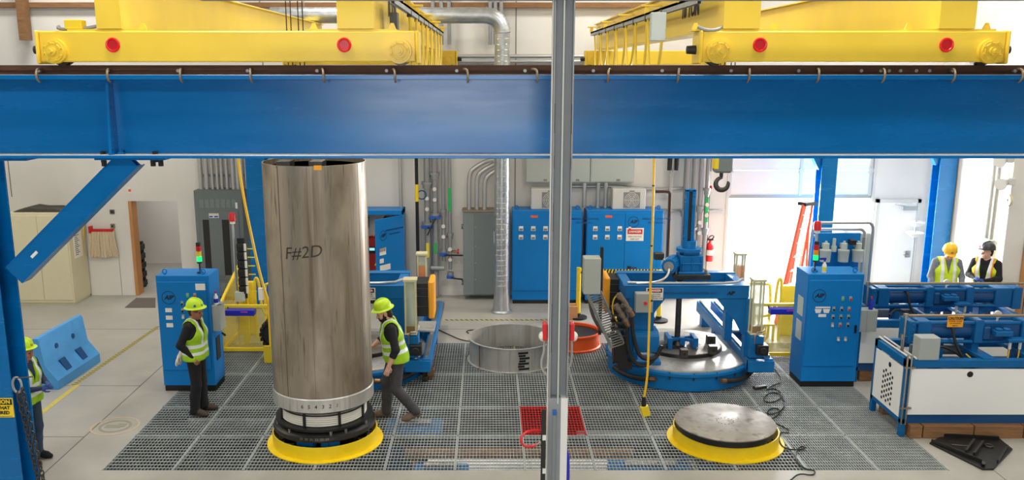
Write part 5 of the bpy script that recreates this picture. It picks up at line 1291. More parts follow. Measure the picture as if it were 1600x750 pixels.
# ------- blue plastic barrier
Lb = 2.05
jb = thing('jersey_barrier', 'light blue plastic jersey barrier on the concrete at the left', 'barrier', (-7.6, 15.0, 0))
p0 = flo(92, 609); p1 = flo(155, 566)
dirv = (p1 - p0).normalized(); ang = math.atan2(dirv.y, dirv.x)
Lb = (p1 - p0).length + .05
T = Matrix.Translation(p0) @ Matrix.Rotation(ang, 4, 'Z')     # local x along the barrier, local y to its far (left) side
prof = [(.0, .0), (.0, .16), (.2, .42), (.26, .86), (.28, .9), (.36, .9), (.38, .86), (.44, .42), (.64, .16), (.64, 0)]
m = MB(T); m.prism(prof, 'x', 0, Lb); m.box(.35, .8, -.001, .0, 0, .0); jbody = m.build('shell', 'barrier_blue', jb, bevel=.03)
for x in (.45, 1.0):
    p_ = T @ Vector((x * Lb / 1.45, .226, .64)); n_ = T.to_3x3() @ Vector((0, -1, .14)).normalized()
    MB().cyl(p_ - n_ * .005, p_ + n_ * .012, .045, n=18).build('fill_hole', 'deep_blue', jb)
    m = MB(T); xx = x * Lb / 1.45
    m.prism([(.05, .2), (.17, .4), (.155, .41), (.035, .215)], 'x', xx - .08, xx + .1); m.build('forklift_pocket', 'deep_blue', jb)
# floor tape stripes
def hazard_stripe(pa, pb_, wd, lab, n):
    d_ = (pb_ - pa); L = d_.length; d_.normalize(); s_ = Vector((-d_.y, d_.x, 0)) * wd / 2
    m = MB()
    for i in range(n):
        q0 = pa + d_ * (L * i / n); q1 = pa + d_ * (L * (i + 1) / n); sh = d_ * wd * .7
        m._add([(q0 + s_).to_tuple(), (q0 - s_ + sh).to_tuple(), (q1 - s_ + sh).to_tuple(), (q1 + s_).to_tuple()], [(0, 1, 2, 3)], i % 2)
    for k in range(len(m.v)): m.v[k].z = .003
    o = m.build('floor_tape', ['stripe_yellow', 'stripe_black'], loc=pa); tag(o, lab, 'tape')
hazard_stripe(flo(112, 604), flo(246, 511), .09, 'yellow and dark hazard tape on the floor beside the blue barrier', 70)
o = MB().box(-7.2, -7.11, 13.3, 14.6, .001, .003).build('floor_tape', 'stripe_yellow', loc=(-7.2, 13.9, 0)); tag(o, 'worn plain yellow tape on the floor near the left column', 'tape')
hazard_stripe(flo(690, 500), flo(862, 500), .08, 'yellow and dark hazard tape on the floor in front of the grey cabinets', 44)
p = flo(180, 666); m = MB(); m.ring((p.x, p.y, .0), .2, .24, .001, .004, 40); m.ring((p.x, p.y, 0), .33, .36, .001, .004, 40, 1)
m.box(p.x - .15, p.x + .1, p.y - .06, p.y + .05, .001, .004); m.box(p.x + .02, p.x + .15, p.y - .02, p.y + .1, .001, .0045)
tag(m.build('floor_emblem', ['emblem_grey', 'emblem_tan'], loc=p), 'faded round tan emblem painted on the concrete floor at the left', 'marking')
# ------- cream cabinet, folded cloth, pole, mop, notices, mat, crate
cr = thing('storage_cabinet', 'cream two door storage cabinet at the left wall', 'cabinet', (-10.2, 20.2, 0))
x0, x1 = -11.0, -9.62; y = 19.9
MB().box(x0, x1, y, y + .85, .05, 2.16).build('body', 'cream', cr, bevel=.006); MB().box(x0 + .02, x1 - .02, y + .03, y + .83, 0, .05).build('plinth', 'cream', cr)
MB().box(x0 + .03, (x0 + x1) / 2 - .004, y - .02, y, .12, 2.1).build('door', 'cream', cr, bevel=.004); MB().box((x0 + x1) / 2 + .004, x1 - .03, y - .02, y, .12, 2.1).build('door', 'cream', cr, bevel=.004)
m = MB(); m.box(-10.33, -10.28, y - .05, y - .02, 1.0, 1.12); m.cyl((-10.3, y - .05, 1.08), (-10.24, y - .06, 1.02), .012, n=8); m.build('door_handle', 'steel', cr)
s = MB().box(x1 - .001, x1 + .004, y + .2, y + .62, 1.05, 1.8).build('notice_sheet', 'paper', cr)
MB().box(x1 + .004, x1 + .006, y + .45, y + .58, 1.68, 1.76).build('sheet_header', 'orange', s)
m = MB()
for i in range(12): m.box(x1 + .004, x1 + .006, y + .26, y + .26 + (.14, .22, .18)[i % 3], 1.12 + .045 * i, 1.135 + .045 * i)
m.build('sheet_lines', 'ink', s)
m = MB(); m.prism([(-10.9, 2.165), (-9.75, 2.165), (-9.7, 2.2), (-9.95, 2.25), (-10.3, 2.25), (-10.5, 2.28), (-10.75, 2.22)], 'y', y + .1, y + .6)
tag(m.build('folded_tarp', 'cloth_dark', loc=(-10.3, 20.2, 2.16), bevel=.015), 'dark folded tarp lying on the cream cabinet', 'tarp')
p0, p1 = flo(124, 466), at(129, 331, 20.72); p0.y = 20.6
o = thing('yellow_pole', 'yellow broom pole leaning at the wall beside the cream cabinet', 'pole', (p0.x, 20.6, 0)); MB().cyl((p0.x + .05, 20.4, .02), (p1.x + .04, 20.74, p1.z), .025, n=10).build('handle', 'cable_yellow', o); MB().cyl((p1.x, 20.74, p1.z), (p1.x, 20.755, p1.z + .12), .02, n=8).build('pole_tip', 'black', o)
a, b = at(140, 360, 20.7), at(177, 360, 20.7)
o = thing('wall_mop', 'pale string mop hanging by a red clamp on the left wall', 'mop', (a.x, 20.7, a.z))
MB().box(a.x, b.x, 20.68, 20.76, a.z - .03, a.z + .03).build('clamp_bar', 'red', o, bevel=.008)
m = MB(); random.seed(7)
for i in range(44):
    t = i / 43; x = a.x + (b.x - a.x) * t; e = 1.0 - .12 * abs(t - .5) * 2 * random.random()
    m.tube([(x, 20.7 + .03 * random.random(), a.z), (x + (t - .5) * .06, 20.66 + .06 * random.random(), a.z - .3 * e), (x + (t - .5) * .08 + .02 * random.uniform(-1, 1), 20.68 + .05 * random.random(), a.z - .66 * e)], .014, 5, smooth=1)
m.build('mop_strings', 'mop', o)
m = MB(); m.box(a.x - .01, a.x + .04, 20.66, 20.8, a.z - .06, a.z + .1); m.build('wall_hook', 'red', o)
a, b = at(199, 293, 20.78), at(206, 302, 20.78); o = thing('wall_plate', 'small orange and white wall plate above the office opening', 'plate', (a.x, 20.79, b.z)); MB().box(a.x, b.x, 20.785, 20.8, b.z, a.z).build('plate', 'paper', o); MB().box(a.x + .015, b.x - .015, 20.78, 20.785, b.z + .04, a.z - .04).build('plate_print', 'orange', o)
for u, v, lab in ((175, 331, 'dark wall outlet near the pale mop on the left wall'), (176, 353, 'brass wall hook at the right end of the mop')):
    a = at(u, v, 20.78); o = thing('wall_outlet', lab, 'outlet', a); MB().box(a.x - .05, a.x + .05, 20.77, 20.8, a.z - .05, a.z + .05).build('outlet_plate', 'scuff' if v < 340 else 'hook_steel', o); MB().cyl((a.x, 20.77, a.z), (a.x, 20.755, a.z), .02, n=10).build('outlet_socket', 'ink', o)
pts = [flo(213, 466), flo(243, 466), flo(243, 481), flo(195, 481)]; m = MB(); m._add([(p.x, p.y, .012) for p in pts] + [(p.x, p.y, .001) for p in pts], [(0, 1, 2, 3), (4, 5, 6, 7), (0, 1, 5, 4), (1, 2, 6, 5), (2, 3, 7, 6), (3, 0, 4, 7)])
tag(m.build('door_mat', 'scuff', loc=pts[0]), 'dark grey mat on the floor before the office opening', 'mat')
o = thing('black_crate', 'black plastic pallet crate standing in the office opening', 'crate', (-8.85, 21.45, 0))
m = MB(); m.box(-9.1, -8.66, 21.15, 21.25, 0, 1.15)
for k in range(5): m.box(-8.66, -8.63, 21.15, 21.75, .04 + .23 * k, .17 + .23 * k)
m.box(-9.1, -8.66, 21.65, 21.75, 0, 1.15); m.build('crate_body', 'dark_slot', o)

# ================================================================== white and blue test machines
def tester(x0, x1, yf, zt, xfl, label, caution, n):
    r = thing('test_machine', label, 'machine', ((x0 + x1) / 2, yf, 0), 'hydraulic test machines')
    yb = yf + 1.08; z0 = .2
    m = MB(); m.box(x0, x1, yf, yf + .1, zt - .12, zt); m.box(x0, x1, yb - .1, yb, zt - .12, zt); m.box(x0, x0 + .1, yf, yb, zt - .12, zt); m.box(x1 - .1, x1, yf, yb, zt - .12, zt)
    for x in (x0, x1 - .08):
        for y in (yf, yb - .08): m.box(x, x + .08, y, y + .08, z0 if x > x0 else .0, zt)
    m.box(x0, x0 + .08, yf, yb, z0, z0 + .08)
    m.build('frame', 'tester_blue', r, bevel=.006)
    MB().box(x0 + .08, x1 - .08, yf + .03, yb - .03, z0, z0 + .16).build('base_rail', 'deep_blue', r)
    m = MB(); m.box(x0 + .08, x1 - .08, yf - .006, yf + .01, z0 + .15, zt - .14); f = m.build('front_panel', 'white_paint', r)
    for k in range(5):
        x = x0 + .95 + .85 * k
        if x < x1 - .2: MB().cyl((x, yf - .006, zt - .22), (x, yf - .01, zt - .22), .045, n=20).build('panel_hole', 'black', f)
    m = MB(); m.box(x0 - .006, x0 + .01, yf + .08, yb - .08, z0 + .08, zt - .14); e = m.build('end_panel', 'white_paint', r)
    yc = (yf + yb) / 2; m = MB()
    for i in range(5):
        for j_ in range(6):
            yy = yc - .02 + (i - 2) * .075; zz = .58 + (j_ - 2.5) * .085 + (.042 if i % 2 else 0)
            m.cyl((x0 - .006, yy, zz), (x0 - .01, yy, zz), .026, n=6)
    m.build('vent_holes', 'black', e)
    MB().cyl((x0 - .006, yc - .05, zt - .24), (x0 - .01, yc - .05, zt - .24), .04, n=20).build('panel_hole', 'black', e)
    m = MB(); m.box(x0 + .1, x1 - .1, yf + .1, yb - .1, zt - .3, zt - .27); m.build('tray', 'deep_blue', r)
    # cylinder assembly
    ya = yf + .55; za = zt + .3; X = xfl
    m = MB(); m.box(X, X + .1, ya - .17, ya + .17, za - .18, za + .17)
    for k in range(4): m.cyl((X + .05, ya - .18, za - .14 + .09 * k), (X + .05, ya - .2, za - .14 + .09 * k), .02, n=6)
    m.build('end_flange', 'tester_blue', r, bevel=.012)
    MB().box(X + 2.5, X + 2.66, ya - .19, ya + .19, za - .2, za + .19).build('end_flange', 'tester_blue', r, bevel=.012)
    MB().box(X + 2.2, X + 2.5, ya - .16, ya + .16, za - .17, za + .17).build('clamp_block', 'tester_blue', r, bevel=.012)
    MB().box(X + .14, X + .34, ya - .16, ya + .16, za - .17, za + .17).build('clamp_block', 'tester_blue', r, bevel=.012)
    MB().cyl((X + .1, ya, za), (X + 1.0, ya, za), .13, n=28).build('hydraulic_cylinder', 'deep_blue', r); MB().cyl((X + 1.75, ya, za), (X + 2.5, ya, za), .13, n=28).build('hydraulic_cylinder', 'deep_blue', r)
    for dy, dz in ((-.13, .14), (.13, .14), (-.13, -.15), (.13, -.15)): MB().cyl((X + .1, ya + dy, za + dz), (X + 2.55, ya + dy, za + dz), .028, n=12).build('tie_rod', 'tester_blue', r)
    for xx in (X + .98, X + 1.68):
        m = MB(); m.box(xx, xx + .13, ya - .19, ya + .19, za - .16, za + .185); m.box(xx - .06, xx, ya - .1, ya + .1, za - .08, za + .08); m.box(xx + .01, xx + .12, ya - .12, ya + .12, zt - .3, za - .16)
        m.prism([(xx + .0, za + .185), (xx + .13, za + .185), (xx + .11, za + .2), (xx + .02, za + .2)], 'y', ya - .19, ya + .19)
        m.build('yoke', 'tester_blue', r, bevel=.01)
        m = MB(); m.box(xx - .03, xx + .16, yf + .02, yb - .02, zt - .04, zt + .02); m.build('cross_member', 'tester_blue', r, bevel=.006)
    m = MB(); m.box(X + 1.1, X + 1.68, ya - .15, ya + .15, za - .13, za + .13); m.prism([(X + 1.1, za - .1), (X + 1.2, za - .1), (X + 1.2, za + .1), (X + 1.1, za + .1)], 'y', ya - .22, ya - .15); m.build('center_block', 'deep_blue', r, bevel=.015)
    m = MB(); m.box(X + 1.22, X + 1.48, ya - .32, ya - .16, za - .02, za + .06); m.box(X + 1.4, X + 1.68, ya - .36, ya - .2, za - .1, za - .05); m.cyl((X + 1.3, ya - .24, za + .06), (X + 1.3, ya - .24, za + .09), .05, n=14); m.cyl((X + 1.42, ya - .24, za + .06), (X + 1.42, ya - .24, za + .09), .05, n=14); m.build('valve_manifold', 'tester_blue', r, bevel=.008)
    for xx in (X + 1.47, X + 1.62): MB().cyl((xx, ya - .28, za - .22), (xx, ya - .28, za - .1), .022, n=12).build('sensor_fitting', 'off_white', r)
    for k, xx in enumerate((X + 1.47, X + 1.62)):
        MB().tube([(xx, ya - .28, za - .22), (xx - .02, ya - .3, za - .42), (xx - .25, ya - .34, zt - .18), (xx - .5, ya - .3, zt - .12), (xx - .6, ya - .2, zt - .02)], .011, 6, smooth=3).build('yellow_cable', 'cable_yellow', r)
    m = MB(); m.cyl((X + 1.4, ya, za + .13), (X + 1.4, ya, za + .2), .015, n=8); m.cyl((X + 1.4, ya - .02, za + .24), (X + 1.4, ya + .02, za + .24), .055, n=20); m.build('pressure_gauge', 'off_white', r)
    for xx in (X + .5, X + 2.0):
        m = MB(); m.box(xx - .03, xx + .08, ya - .1, ya + .1, zt - .3, za - .14); m.build('support_leg', 'tester_blue', r, bevel=.006)
    MB().tube([(X + .62, ya - .05, za + .13), (X + .64, ya - .18, za + .1), (X + .66, ya - .22, za - .1), (X + .8, ya - .3, zt - .1), (X + 1.0, ya - .35, zt - .18)], .022, 8, smooth=2).build('hydraulic_hose', 'rubber', r)
    MB().tube([(X + .25, yf + .15, zt + .05), (X + .4, yf + .25, zt + .15), (X + .7, yf + .3, zt + .02), (X + .95, yf + .25, zt - .2)], .02, 8, smooth=2).build('hydraulic_hose', 'rubber', r)
    m = MB(); m.box(X + .3, X + 1.2, yb - .22, yb - .14, zt - .2, zt - .05); m.build('bracket_bar', 'switch_grey', r)
    # rail along the top
    zr = za + .26; yr = yf + .4
    m = MB(); m.cyl((X - .1, yr, zr), (X + 2.75, yr, zr), .022, n=10); m.build('top_rail', 'hook_steel', r)
    for xx in (X - .06, X + 2.72):
        m = MB(); m.cyl((xx, yr, zt - .02), (xx, yr, zr), .014, n=8); m.cyl((xx, yr, zr - .03), (xx, yr, zr + .03), .035, n=10); m.build('rail_post', 'steel', r)
    if caution:
        m = MB(); m.tube([(x0 + .12, yf + .45, zt), (x0 + .12, yf + .45, zt + .22), (X + .02, yf + .45, zt + .22)], .015, 8); m.cyl((x0 + .12, yf + .45, zt + .18), (x0 + .12, yf + .45, zt + .26), .035, n=8); m.build('air_pipe', 'steel', r)
        for dx_ in (.06, .14): MB().cyl((x0 + dx_, yf + .0, zt + .02), (x0 + dx_, yb, zt + .02), .014, n=8).build('cable_pipe', 'off_white', r)
        m = MB()
        for dx_ in (.0, .06): m.cyl((x0 + dx_, yf - .025, z0), (x0 + dx_, yf - .025, zt + .08), .014, n=8)
        for z in (.45, 1.08): m.box(x0 - .04, x0 + .12, yf - .045, yf - .0, z, z + .025)
        m.build('corner_pipes', 'steel', r)
        m = MB(); m.box(x0 + .16, x0 + .46, yf - .02, yf + .2, zt - .0, zt + .34); m.build('junction_box', 'box_grey', r, bevel=.008)
        s = MB().box(X + .55, X + .79, yr - .035, yr - .028, zr - .17, zr + .0).build('caution_sign', 'sign_orange', r, bevel=.003)
        text('CAUTION', .05, (X + .67, yr - .037, zr - .03), 'ink', s, bold=.002)
        for k, s_ in enumerate(('STAND CLEAR', 'OF MOVING', 'PARTS')): text(s_, .03, (X + .67, yr - .037, zr - .075 - .036 * k), 'ink', s)
        MB().box(X + .56, X + .78, yr - .0365, yr - .035, zr - .054, zr - .05).build('sign_rule', 'ink', s)
    return r
tester(6.12, 9.3, 12.4, 1.2, 6.3, 'white and blue hydraulic test machine in front, on timber blocks', True, 0)
tester(6.36, 9.4, 14.75, 1.12, 6.72, 'white and blue hydraulic test machine farther back behind the front one', False, 0)
# timber blocks below the front machine and under the rear one
for i, (a, b) in enumerate(((6.24, 6.42), (6.44, 7.18), (7.2, 7.92), (7.94, 8.6))):
    o = thing('timber_block', ('short end grain timber block at the left under the front test machine', 'first long timber block under the front test machine', 'second long timber block under the front test machine', 'third timber block at the right edge under the test machine')[i], 'timber', ((a + b) / 2, 12.4, 0), 'timber blocks under the machine')
    MB().box(a, b, 12.32, 12.5, 0, .2).build('block', 'timber', o, bevel=.006)
for x, lab in ((6.5, 'left hidden timber block under the rear test machine'), (9.2, 'right hidden timber block under the rear test machine')):
    tag(MB().box(x, x + .3, 14.8, 15.7, 0, .2).build('timber_block', 'timber', loc=(x, 15, 0), bevel=.006), lab, 'timber')
for x, y, lab in ((6.24, 13.25, 'timber block under the far left corner of the front test machine'), (9.0, 13.3, 'timber block under the far right corner of the front test machine')):
    tag(MB().box(x, x + .25, y, y + .15, 0, .2).build('timber_block', 'timber', loc=(x, y, 0), bevel=.006), lab, 'timber')
# black steel bracket lying on the floor
bk = thing('steel_bracket', 'black triangular steel bracket lying on the concrete bottom right', 'bracket', flo(1520, 705))
P = [flo(1452, 694), flo(1472, 683), flo(1562, 688), flo(1582, 704), flo(1552, 735), flo(1535, 735)]
m = MB(); m.prism([(p.x, p.y) for p in P], 'z', 0.0, .03); m.build('plate', 'black_paint', bk, bevel=.004)
m = MB(); 
for p, q in ((flo(1455, 694), flo(1533, 726)), (flo(1474, 685), flo(1560, 690)), (flo(1558, 727), flo(1574, 703))): m.bar(p + Vector((0, 0, .05)), q + Vector((0, 0, .05)), .02, .06)
m.build('edge_web', 'black_paint', bk)
m = MB(); m.bar(flo(1509, 707, .06), flo(1522, 689, .06), .03, .08); m.bar(flo(1522, 711, .06), flo(1536, 692, .06), .03, .08); m.build('lug_pair', 'dark_steel', bk)
m = MB(); m.cyl(flo(1487, 695, .06), flo(1518, 698, .06), .012, n=8); m.build('pin', 'dark_steel', bk); MB().torus(flo(1545, 696, .05), .05, .012, 'z', 18, 6).build('shackle_ring', 'dark_steel', bk)
m = MB(); m.cyl(flo(1537, 723, .03), flo(1537, 723, .12), .025, n=10); m.build('stud', 'dark_steel', bk)

# ================================================================== cords and pendants
pts = [(1022, 246), (1021, 300), (1019, 380), (1016, 450), (1014, 520), (1012, 585), (1008, 612), (1006, 622)]
Y = 13.2
pc = thing('pendant_cable', 'yellow pendant cable with yellow plug hanging before the right machine', 'cable', at(1014, 520, Y))
P = [at(1023, 180, Y)] + [at(u, v, Y) for u, v in pts]
MB().tube(P, .018, 8, smooth=2).build('cable', 'cable_yellow', pc)
a, b = at(1006, 620, Y), at(1006, 634, Y); MB().cyl(a, b, .03, .04, n=12).build('strain_relief', 'black', pc)
q = at(1010, 650, Y); MB().bar(b, q, .13, .09, up=(0, 1, 0)).build('plug', 'safety_yellow', pc, bevel=.012)
for v in (290, 384, 470): a = at(1018 if v > 300 else 1021, v, Y); MB().cyl(a + Vector((0, 0, -.01)), a + Vector((0, 0, .01)), .021, n=8).build('cable_tie', 'black', pc)
Y = 13.6
P = [at(368, 200, Y), at(372, 250, Y), at(379, 300, Y), at(391, 360, Y), at(404, 420, Y), at(414, 455, Y), at(419, 470, Y), at(421, 500, Y), at(423, 540, Y)]
pl_ = thing('pendant_cable', 'yellow pendant cable hanging left of the tall steel cylinder', 'cable', P[4]); MB().tube(P, .022, 8, smooth=2).build('cable', 'cable_yellow', pl_)
a = P[5] + Vector((-.05, 0, 0)); MB().box(a.x - .05, a.x + .02, Y - .03, Y + .03, a.z - .14, a.z + .05).build('cable_tag', 'paper', pl_)
# black motor behind the cylinder at the left guard
a = at(424, 518, 16.0)
mo = thing('ribbed_motor', 'black ribbed motor head standing on a yellow bracket left of the cylinder', 'motor', (a.x, 16.0, 0))
m = MB(); x = a.x; m.cyl((x + .05, 15.8, a.z), (x + .05, 16.3, a.z), .17, n=24)
for k in range(9): t = PI * .5 + PI * k / 8; m.box(x + .05 + .19 * math.cos(t) - .03, x + .05 + .19 * math.cos(t) + .03, 15.78, 16.2, a.z + .24 * math.sin(t) - .03, a.z + .24 * math.sin(t) + .03)
m.box(x - .02, x + .04, 15.85, 16.1, a.z + .24, a.z + .36); m.build('housing', 'black', mo)
m = MB(); m.box(x - .1, x + .14, 15.75, 16.2, 0, a.z - .2); m.build('pedestal', 'safety_yellow', mo, bevel=.01)
# extension cord loops on the grating
seq = [(1172, 562), (1190, 565), (1196, 578), (1182, 582), (1177, 574), (1200, 570), (1218, 585), (1222, 600), (1207, 603), (1195, 612), (1213, 608), (1222, 620), (1215, 628), (1200, 632), (1192, 626), (1200, 616), (1216, 615), (1226, 628), (1224, 642), (1207, 650), (1197, 648), (1204, 640), (1219, 640), (1216, 652), (1200, 658), (1212, 664), (1232, 672), (1232, 680), (1219, 676), (1216, 690), (1224, 702), (1244, 706), (1260, 702), (1252, 699), (1243, 706), (1243, 722), (1255, 734), (1275, 738), (1270, 745), (1248, 742), (1235, 752)]
P = []
for i, (u, v) in enumerate(seq): p = flo(u, v); p.z = .014 + (.012 if i % 2 else 0); P.append(p)
ec = thing('extension_cord', 'black extension cord curling over the grating right of the steel disc', 'cord', P[10]); MB().tube(P, .011, 6, smooth=3).build('cord', 'black', ec)
a, b = flo(1178, 609), flo(1196, 606); MB().bar(a + Vector((0, 0, .03)), b + Vector((0, 0, .03)), .09, .05).build('socket', 'dark_steel', ec, bevel=.01)
P = [flo(u, v) for u, v in ((683, 515), (700, 523), (722, 533), (745, 535), (738, 524), (727, 519), (735, 516), (770, 517))]
for p in P: p.z = .012
tag(MB().tube(P, .011, 6, smooth=3).build('floor_cable', 'black', loc=P[0]), 'black cable lying on the floor left of the steel ring', 'cable')
# brass fittings beside the left turntable
p = flo(668, 590)
o = thing('pipe_fitting', 'rusty pipe fitting cluster on the grating beside the left turntable', 'fitting', p)
m = MB(); m.cyl((p.x - .12, p.y + .1, .1), (p.x - .02, p.y - .1, .1), .06, n=14); m.cyl((p.x - .1, p.y + .25, .16), (p.x - .06, p.y + .1, .14), .08, n=14); m.box(p.x - .08, p.x + .02, p.y - .2, p.y, 0, .08); m.build('elbow', 'dark_steel', o, bevel=.006)
m = MB(); m.box(p.x + .0, p.x + .12, p.y - .12, p.y + .04, .06, .2); m.box(p.x + .02, p.x + .1, p.y - .1, p.y + .02, 0, .06); m.build('brass_block', 'brass', o, bevel=.01)
# blue drum pump and grey floor plate behind the left machine
p = flo(675, 500); m = MB(); m.box(p.x - .25, p.x + .2, p.y - .6, p.y + 1.4, 0, .04); tag(m.build('floor_plate', 'panel_grey', loc=p), 'grey steel plate on the floor under the valve pipes', 'plate')
# gear on the right hand wall
def on_right(u, v, X=10.42):
    d = ray(u, v); t = X / d[0]; return Vector((X, d[1] * t, CH + d[2] * t))
a = on_right(1545, 380); o = thing('wall_switch_box', 'pale switch box with red button on the right wall', 'switch', a)
MB().box(10.3, 10.42, a.y - .2, a.y + .2, a.z - .25, a.z + .1).build('box_body', 'light_box', o, bevel=.008); MB().box(10.28, 10.3, a.y - .12, a.y + .1, a.z - .14, a.z - .06).build('red_button', 'bright_red', o)
for k, (dy, zt_, lab) in enumerate(((-.08, 4.6, 'near conduit of the pair above the pale switch box on the right wall'), (.1, 5.2, 'far conduit of the pair above the pale switch box on the right wall'))):
    tag(MB().cyl((10.39, a.y + dy, a.z + .1), (10.39, a.y + dy, zt_), .025, n=8).build('conduit', 'conduit', loc=(10.39, a.y, a.z)), lab, 'pipe')
for u, v, lab in ((1582, 284, 'white horn loudspeaker on the right wall'), (1580, 249, 'white emergency lamp head high on the right wall')):
    b = on_right(u, v); b.x = 10.42
    o = thing('wall_horn', lab, 'loudspeaker' if v > 260 else 'lamp', b); MB().box(10.3, 10.42, b.y - .1, b.y + .1, b.z - .06, b.z + .08).build('back_box', 'ac_white', o, bevel=.01); MB().cyl((10.3, b.y, b.z), (10.12, b.y - .12, b.z - .04), .05, .12, n=20).build('horn', 'ac_white', o)
b = on_right(1578, 313); o = thing('round_bell', 'cream round bell on the right wall', 'bell', b); MB().cyl((10.42, b.y, b.z), (10.36, b.y, b.z), .12, n=24).build('gong', 'cream', o); MB().cyl((10.36, b.y, b.z), (10.34, b.y, b.z), .03, n=10).build('bolt', 'steel', o)
tag(MB().box(10.395, 10.42, 17.6, WY, 3.72, 3.76).build('wall_trim', 'ac_white', loc=(10.4, 19, 3.7)), 'thin pale conduit line running along the right wall', 'pipe')
p = at(1597, 460, 17.7); o = MB().box(10.82, 11.2, 17.4, 17.6, 0, 1.9).build('timber_board', 'jamb_wood', loc=(11, 17.5, 0)); tag(o, 'orange brown timber panel at the far right edge', 'board')
# round white lamps/fans standing at the corner
for z, lab in ((1.75, 'upper round white floodlight by the corner behind the yellow helmet man'), (1.5, 'lower round white floodlight by the corner behind the yellow helmet man')):
    a = Vector((9.96, 20.42, z)); o = thing('flood_lamp', lab, 'lamp', a, 'round floodlights in the corner')
    MB().lathe([(.04, 0), (.12, .04), (.2, .1), (.2, .12), (.02, .12)], a, 28).build('reflector', 'ac_white', o)
o = thing('lamp_stand', 'slim stand carrying the round floodlights in the corner', 'stand', (9.96, 20.42, 0)); MB().cyl((9.96, 20.42, 0), (9.96, 20.42, 1.9), .018, n=10).build('stand_pole', 'pipe_grey', o); MB().cyl((9.96, 20.42, 0), (9.96, 20.42, .03), .15, n=20).build('stand_base', 'pipe_grey', o)

# ================================================================== people: one continuous body each, grown from a distance field
def surface_net(fn, lo, hi, h):
    n = np.ceil((np.array(hi) - np.array(lo)) / h).astype(int) + 1
    g = fn(lo, n, h)
    s = g < 0
    nx, ny, nz = n
    c = (nx - 1, ny - 1, nz - 1)
    acc = np.zeros(c + (3,), np.float32); cnt = np.zeros(c, np.float32)
    off = [(0, 0), (0, 1), (1, 0), (1, 1)]
    def sl(a, i, j, k): return a[i:i + c[0], j:j + c[1], k:k + c[2]]
    for ax in range(3):
        for (u, v) in off:
            o0 = [0, 0, 0]; o1 = [0, 0, 0]; oth = [q for q in range(3) if q != ax]
            o0[oth[0]] = u; o0[oth[1]] = v; o1[oth[0]] = u; o1[oth[1]] = v; o1[ax] = 1
            A = sl(g, *o0); B = sl(g, *o1); cr = sl(s, *o0) != sl(s, *o1)
            t = np.where(cr, A / np.where(cr, A - B, 1), 0)
            for q in range(3):
                acc[..., q] += np.where(cr, (t if q == ax else o0[q]), 0)
            cnt += cr
    act = cnt > 0
    idx = -np.ones(c, np.int64); idx[act] = np.arange(act.sum())
    ii = np.argwhere(act)
    V = (ii + acc[act] / cnt[act][:, None]) * h + np.array(lo)
    F = []
    for ax in range(3):
        a1, a2 = (ax + 1) % 3, (ax + 2) % 3
        A = s; sA = [slice(0, m) for m in n]; sB = [slice(0, m) for m in n]
        sA[ax] = slice(0, n[ax] - 1); sB[ax] = slice(1, n[ax])
        cr = A[tuple(sA)] != A[tuple(sB)]; ins = A[tuple(sA)]
        e = np.argwhere(cr)
        e = e[(e[:, a1] > 0) & (e[:, a2] > 0) & (e[:, a1] < n[a1] - 1) & (e[:, a2] < n[a2] - 1)]
        d1 = np.zeros(3, int); d1[a1] = 1; d2 = np.zeros(3, int); d2[a2] = 1
        q = np.stack([idx[tuple((e - d1 - d2).T)], idx[tuple((e - d2).T)], idx[tuple(e.T)], idx[tuple((e - d1).T)]], 1)
        inn = ins[tuple(e.T)]
        q[~inn] = q[~inn][:, ::-1]
        F.append(q)
    return V, np.concatenate(F)
def prim_d(p, P):
    if P[0] == 'c':
        _, a, b, ra, rb = P[:5]; a = np.array(a); ab = np.array(b) - a
        t = np.clip(((p - a) @ ab) / max(1e-9, ab @ ab), 0, 1)
        return np.linalg.norm(p - a - t[..., None] * ab, axis=-1) - (ra + t * (rb - ra))
    _, c, r, Rm = P[:4]
    q = (p - np.array(c)) @ np.array(Rm); r = np.array(r)
    k0 = np.linalg.norm(q / r, axis=-1); k1 = np.linalg.norm(q / (r * r), axis=-1)
    return k0 * (k0 - 1) / np.maximum(k1, 1e-9)
def prim_bounds(P):
    if P[0] == 'c':
        r = max(P[3], P[4]); return np.minimum(P[1], P[2]) - r, np.maximum(P[1], P[2]) + r
    r = max(P[2]); return np.array(P[1]) - r, np.array(P[1]) + r
def grid_field(prims, k_of, cuts=()):
    def fn(lo, n, h):
        g = np.full(tuple(n), .5, np.float32); lo = np.array(lo)
        def region(P, mg):
            a, b = prim_bounds(P)
            i0 = np.maximum(0, np.floor((a - mg - lo) / h).astype(int)); i1 = np.minimum(n, np.ceil((b + mg - lo) / h).astype(int) + 1)
            ax = [lo[q] + h * np.arange(i0[q], i1[q]) for q in range(3)]
            return i0, i1, np.stack(np.meshgrid(*ax, indexing='ij'), -1)
        for P in prims:
            k = k_of(P); i0, i1, p = region(P, .05)
            d = prim_d(p, P); v = g[i0[0]:i1[0], i0[1]:i1[1], i0[2]:i1[2]]
            hh = np.maximum(k - np.abs(d - v), 0) / k
            g[i0[0]:i1[0], i0[1]:i1[1], i0[2]:i1[2]] = np.minimum(d, v) - hh * hh * k / 4
        for cut in cuts:
            ax = [lo[q] + h * np.arange(n[q]) for q in range(3)]
            g = np.maximum(g, cut(*np.meshgrid(*ax, indexing='ij', sparse=True)))
        return g
    return fn
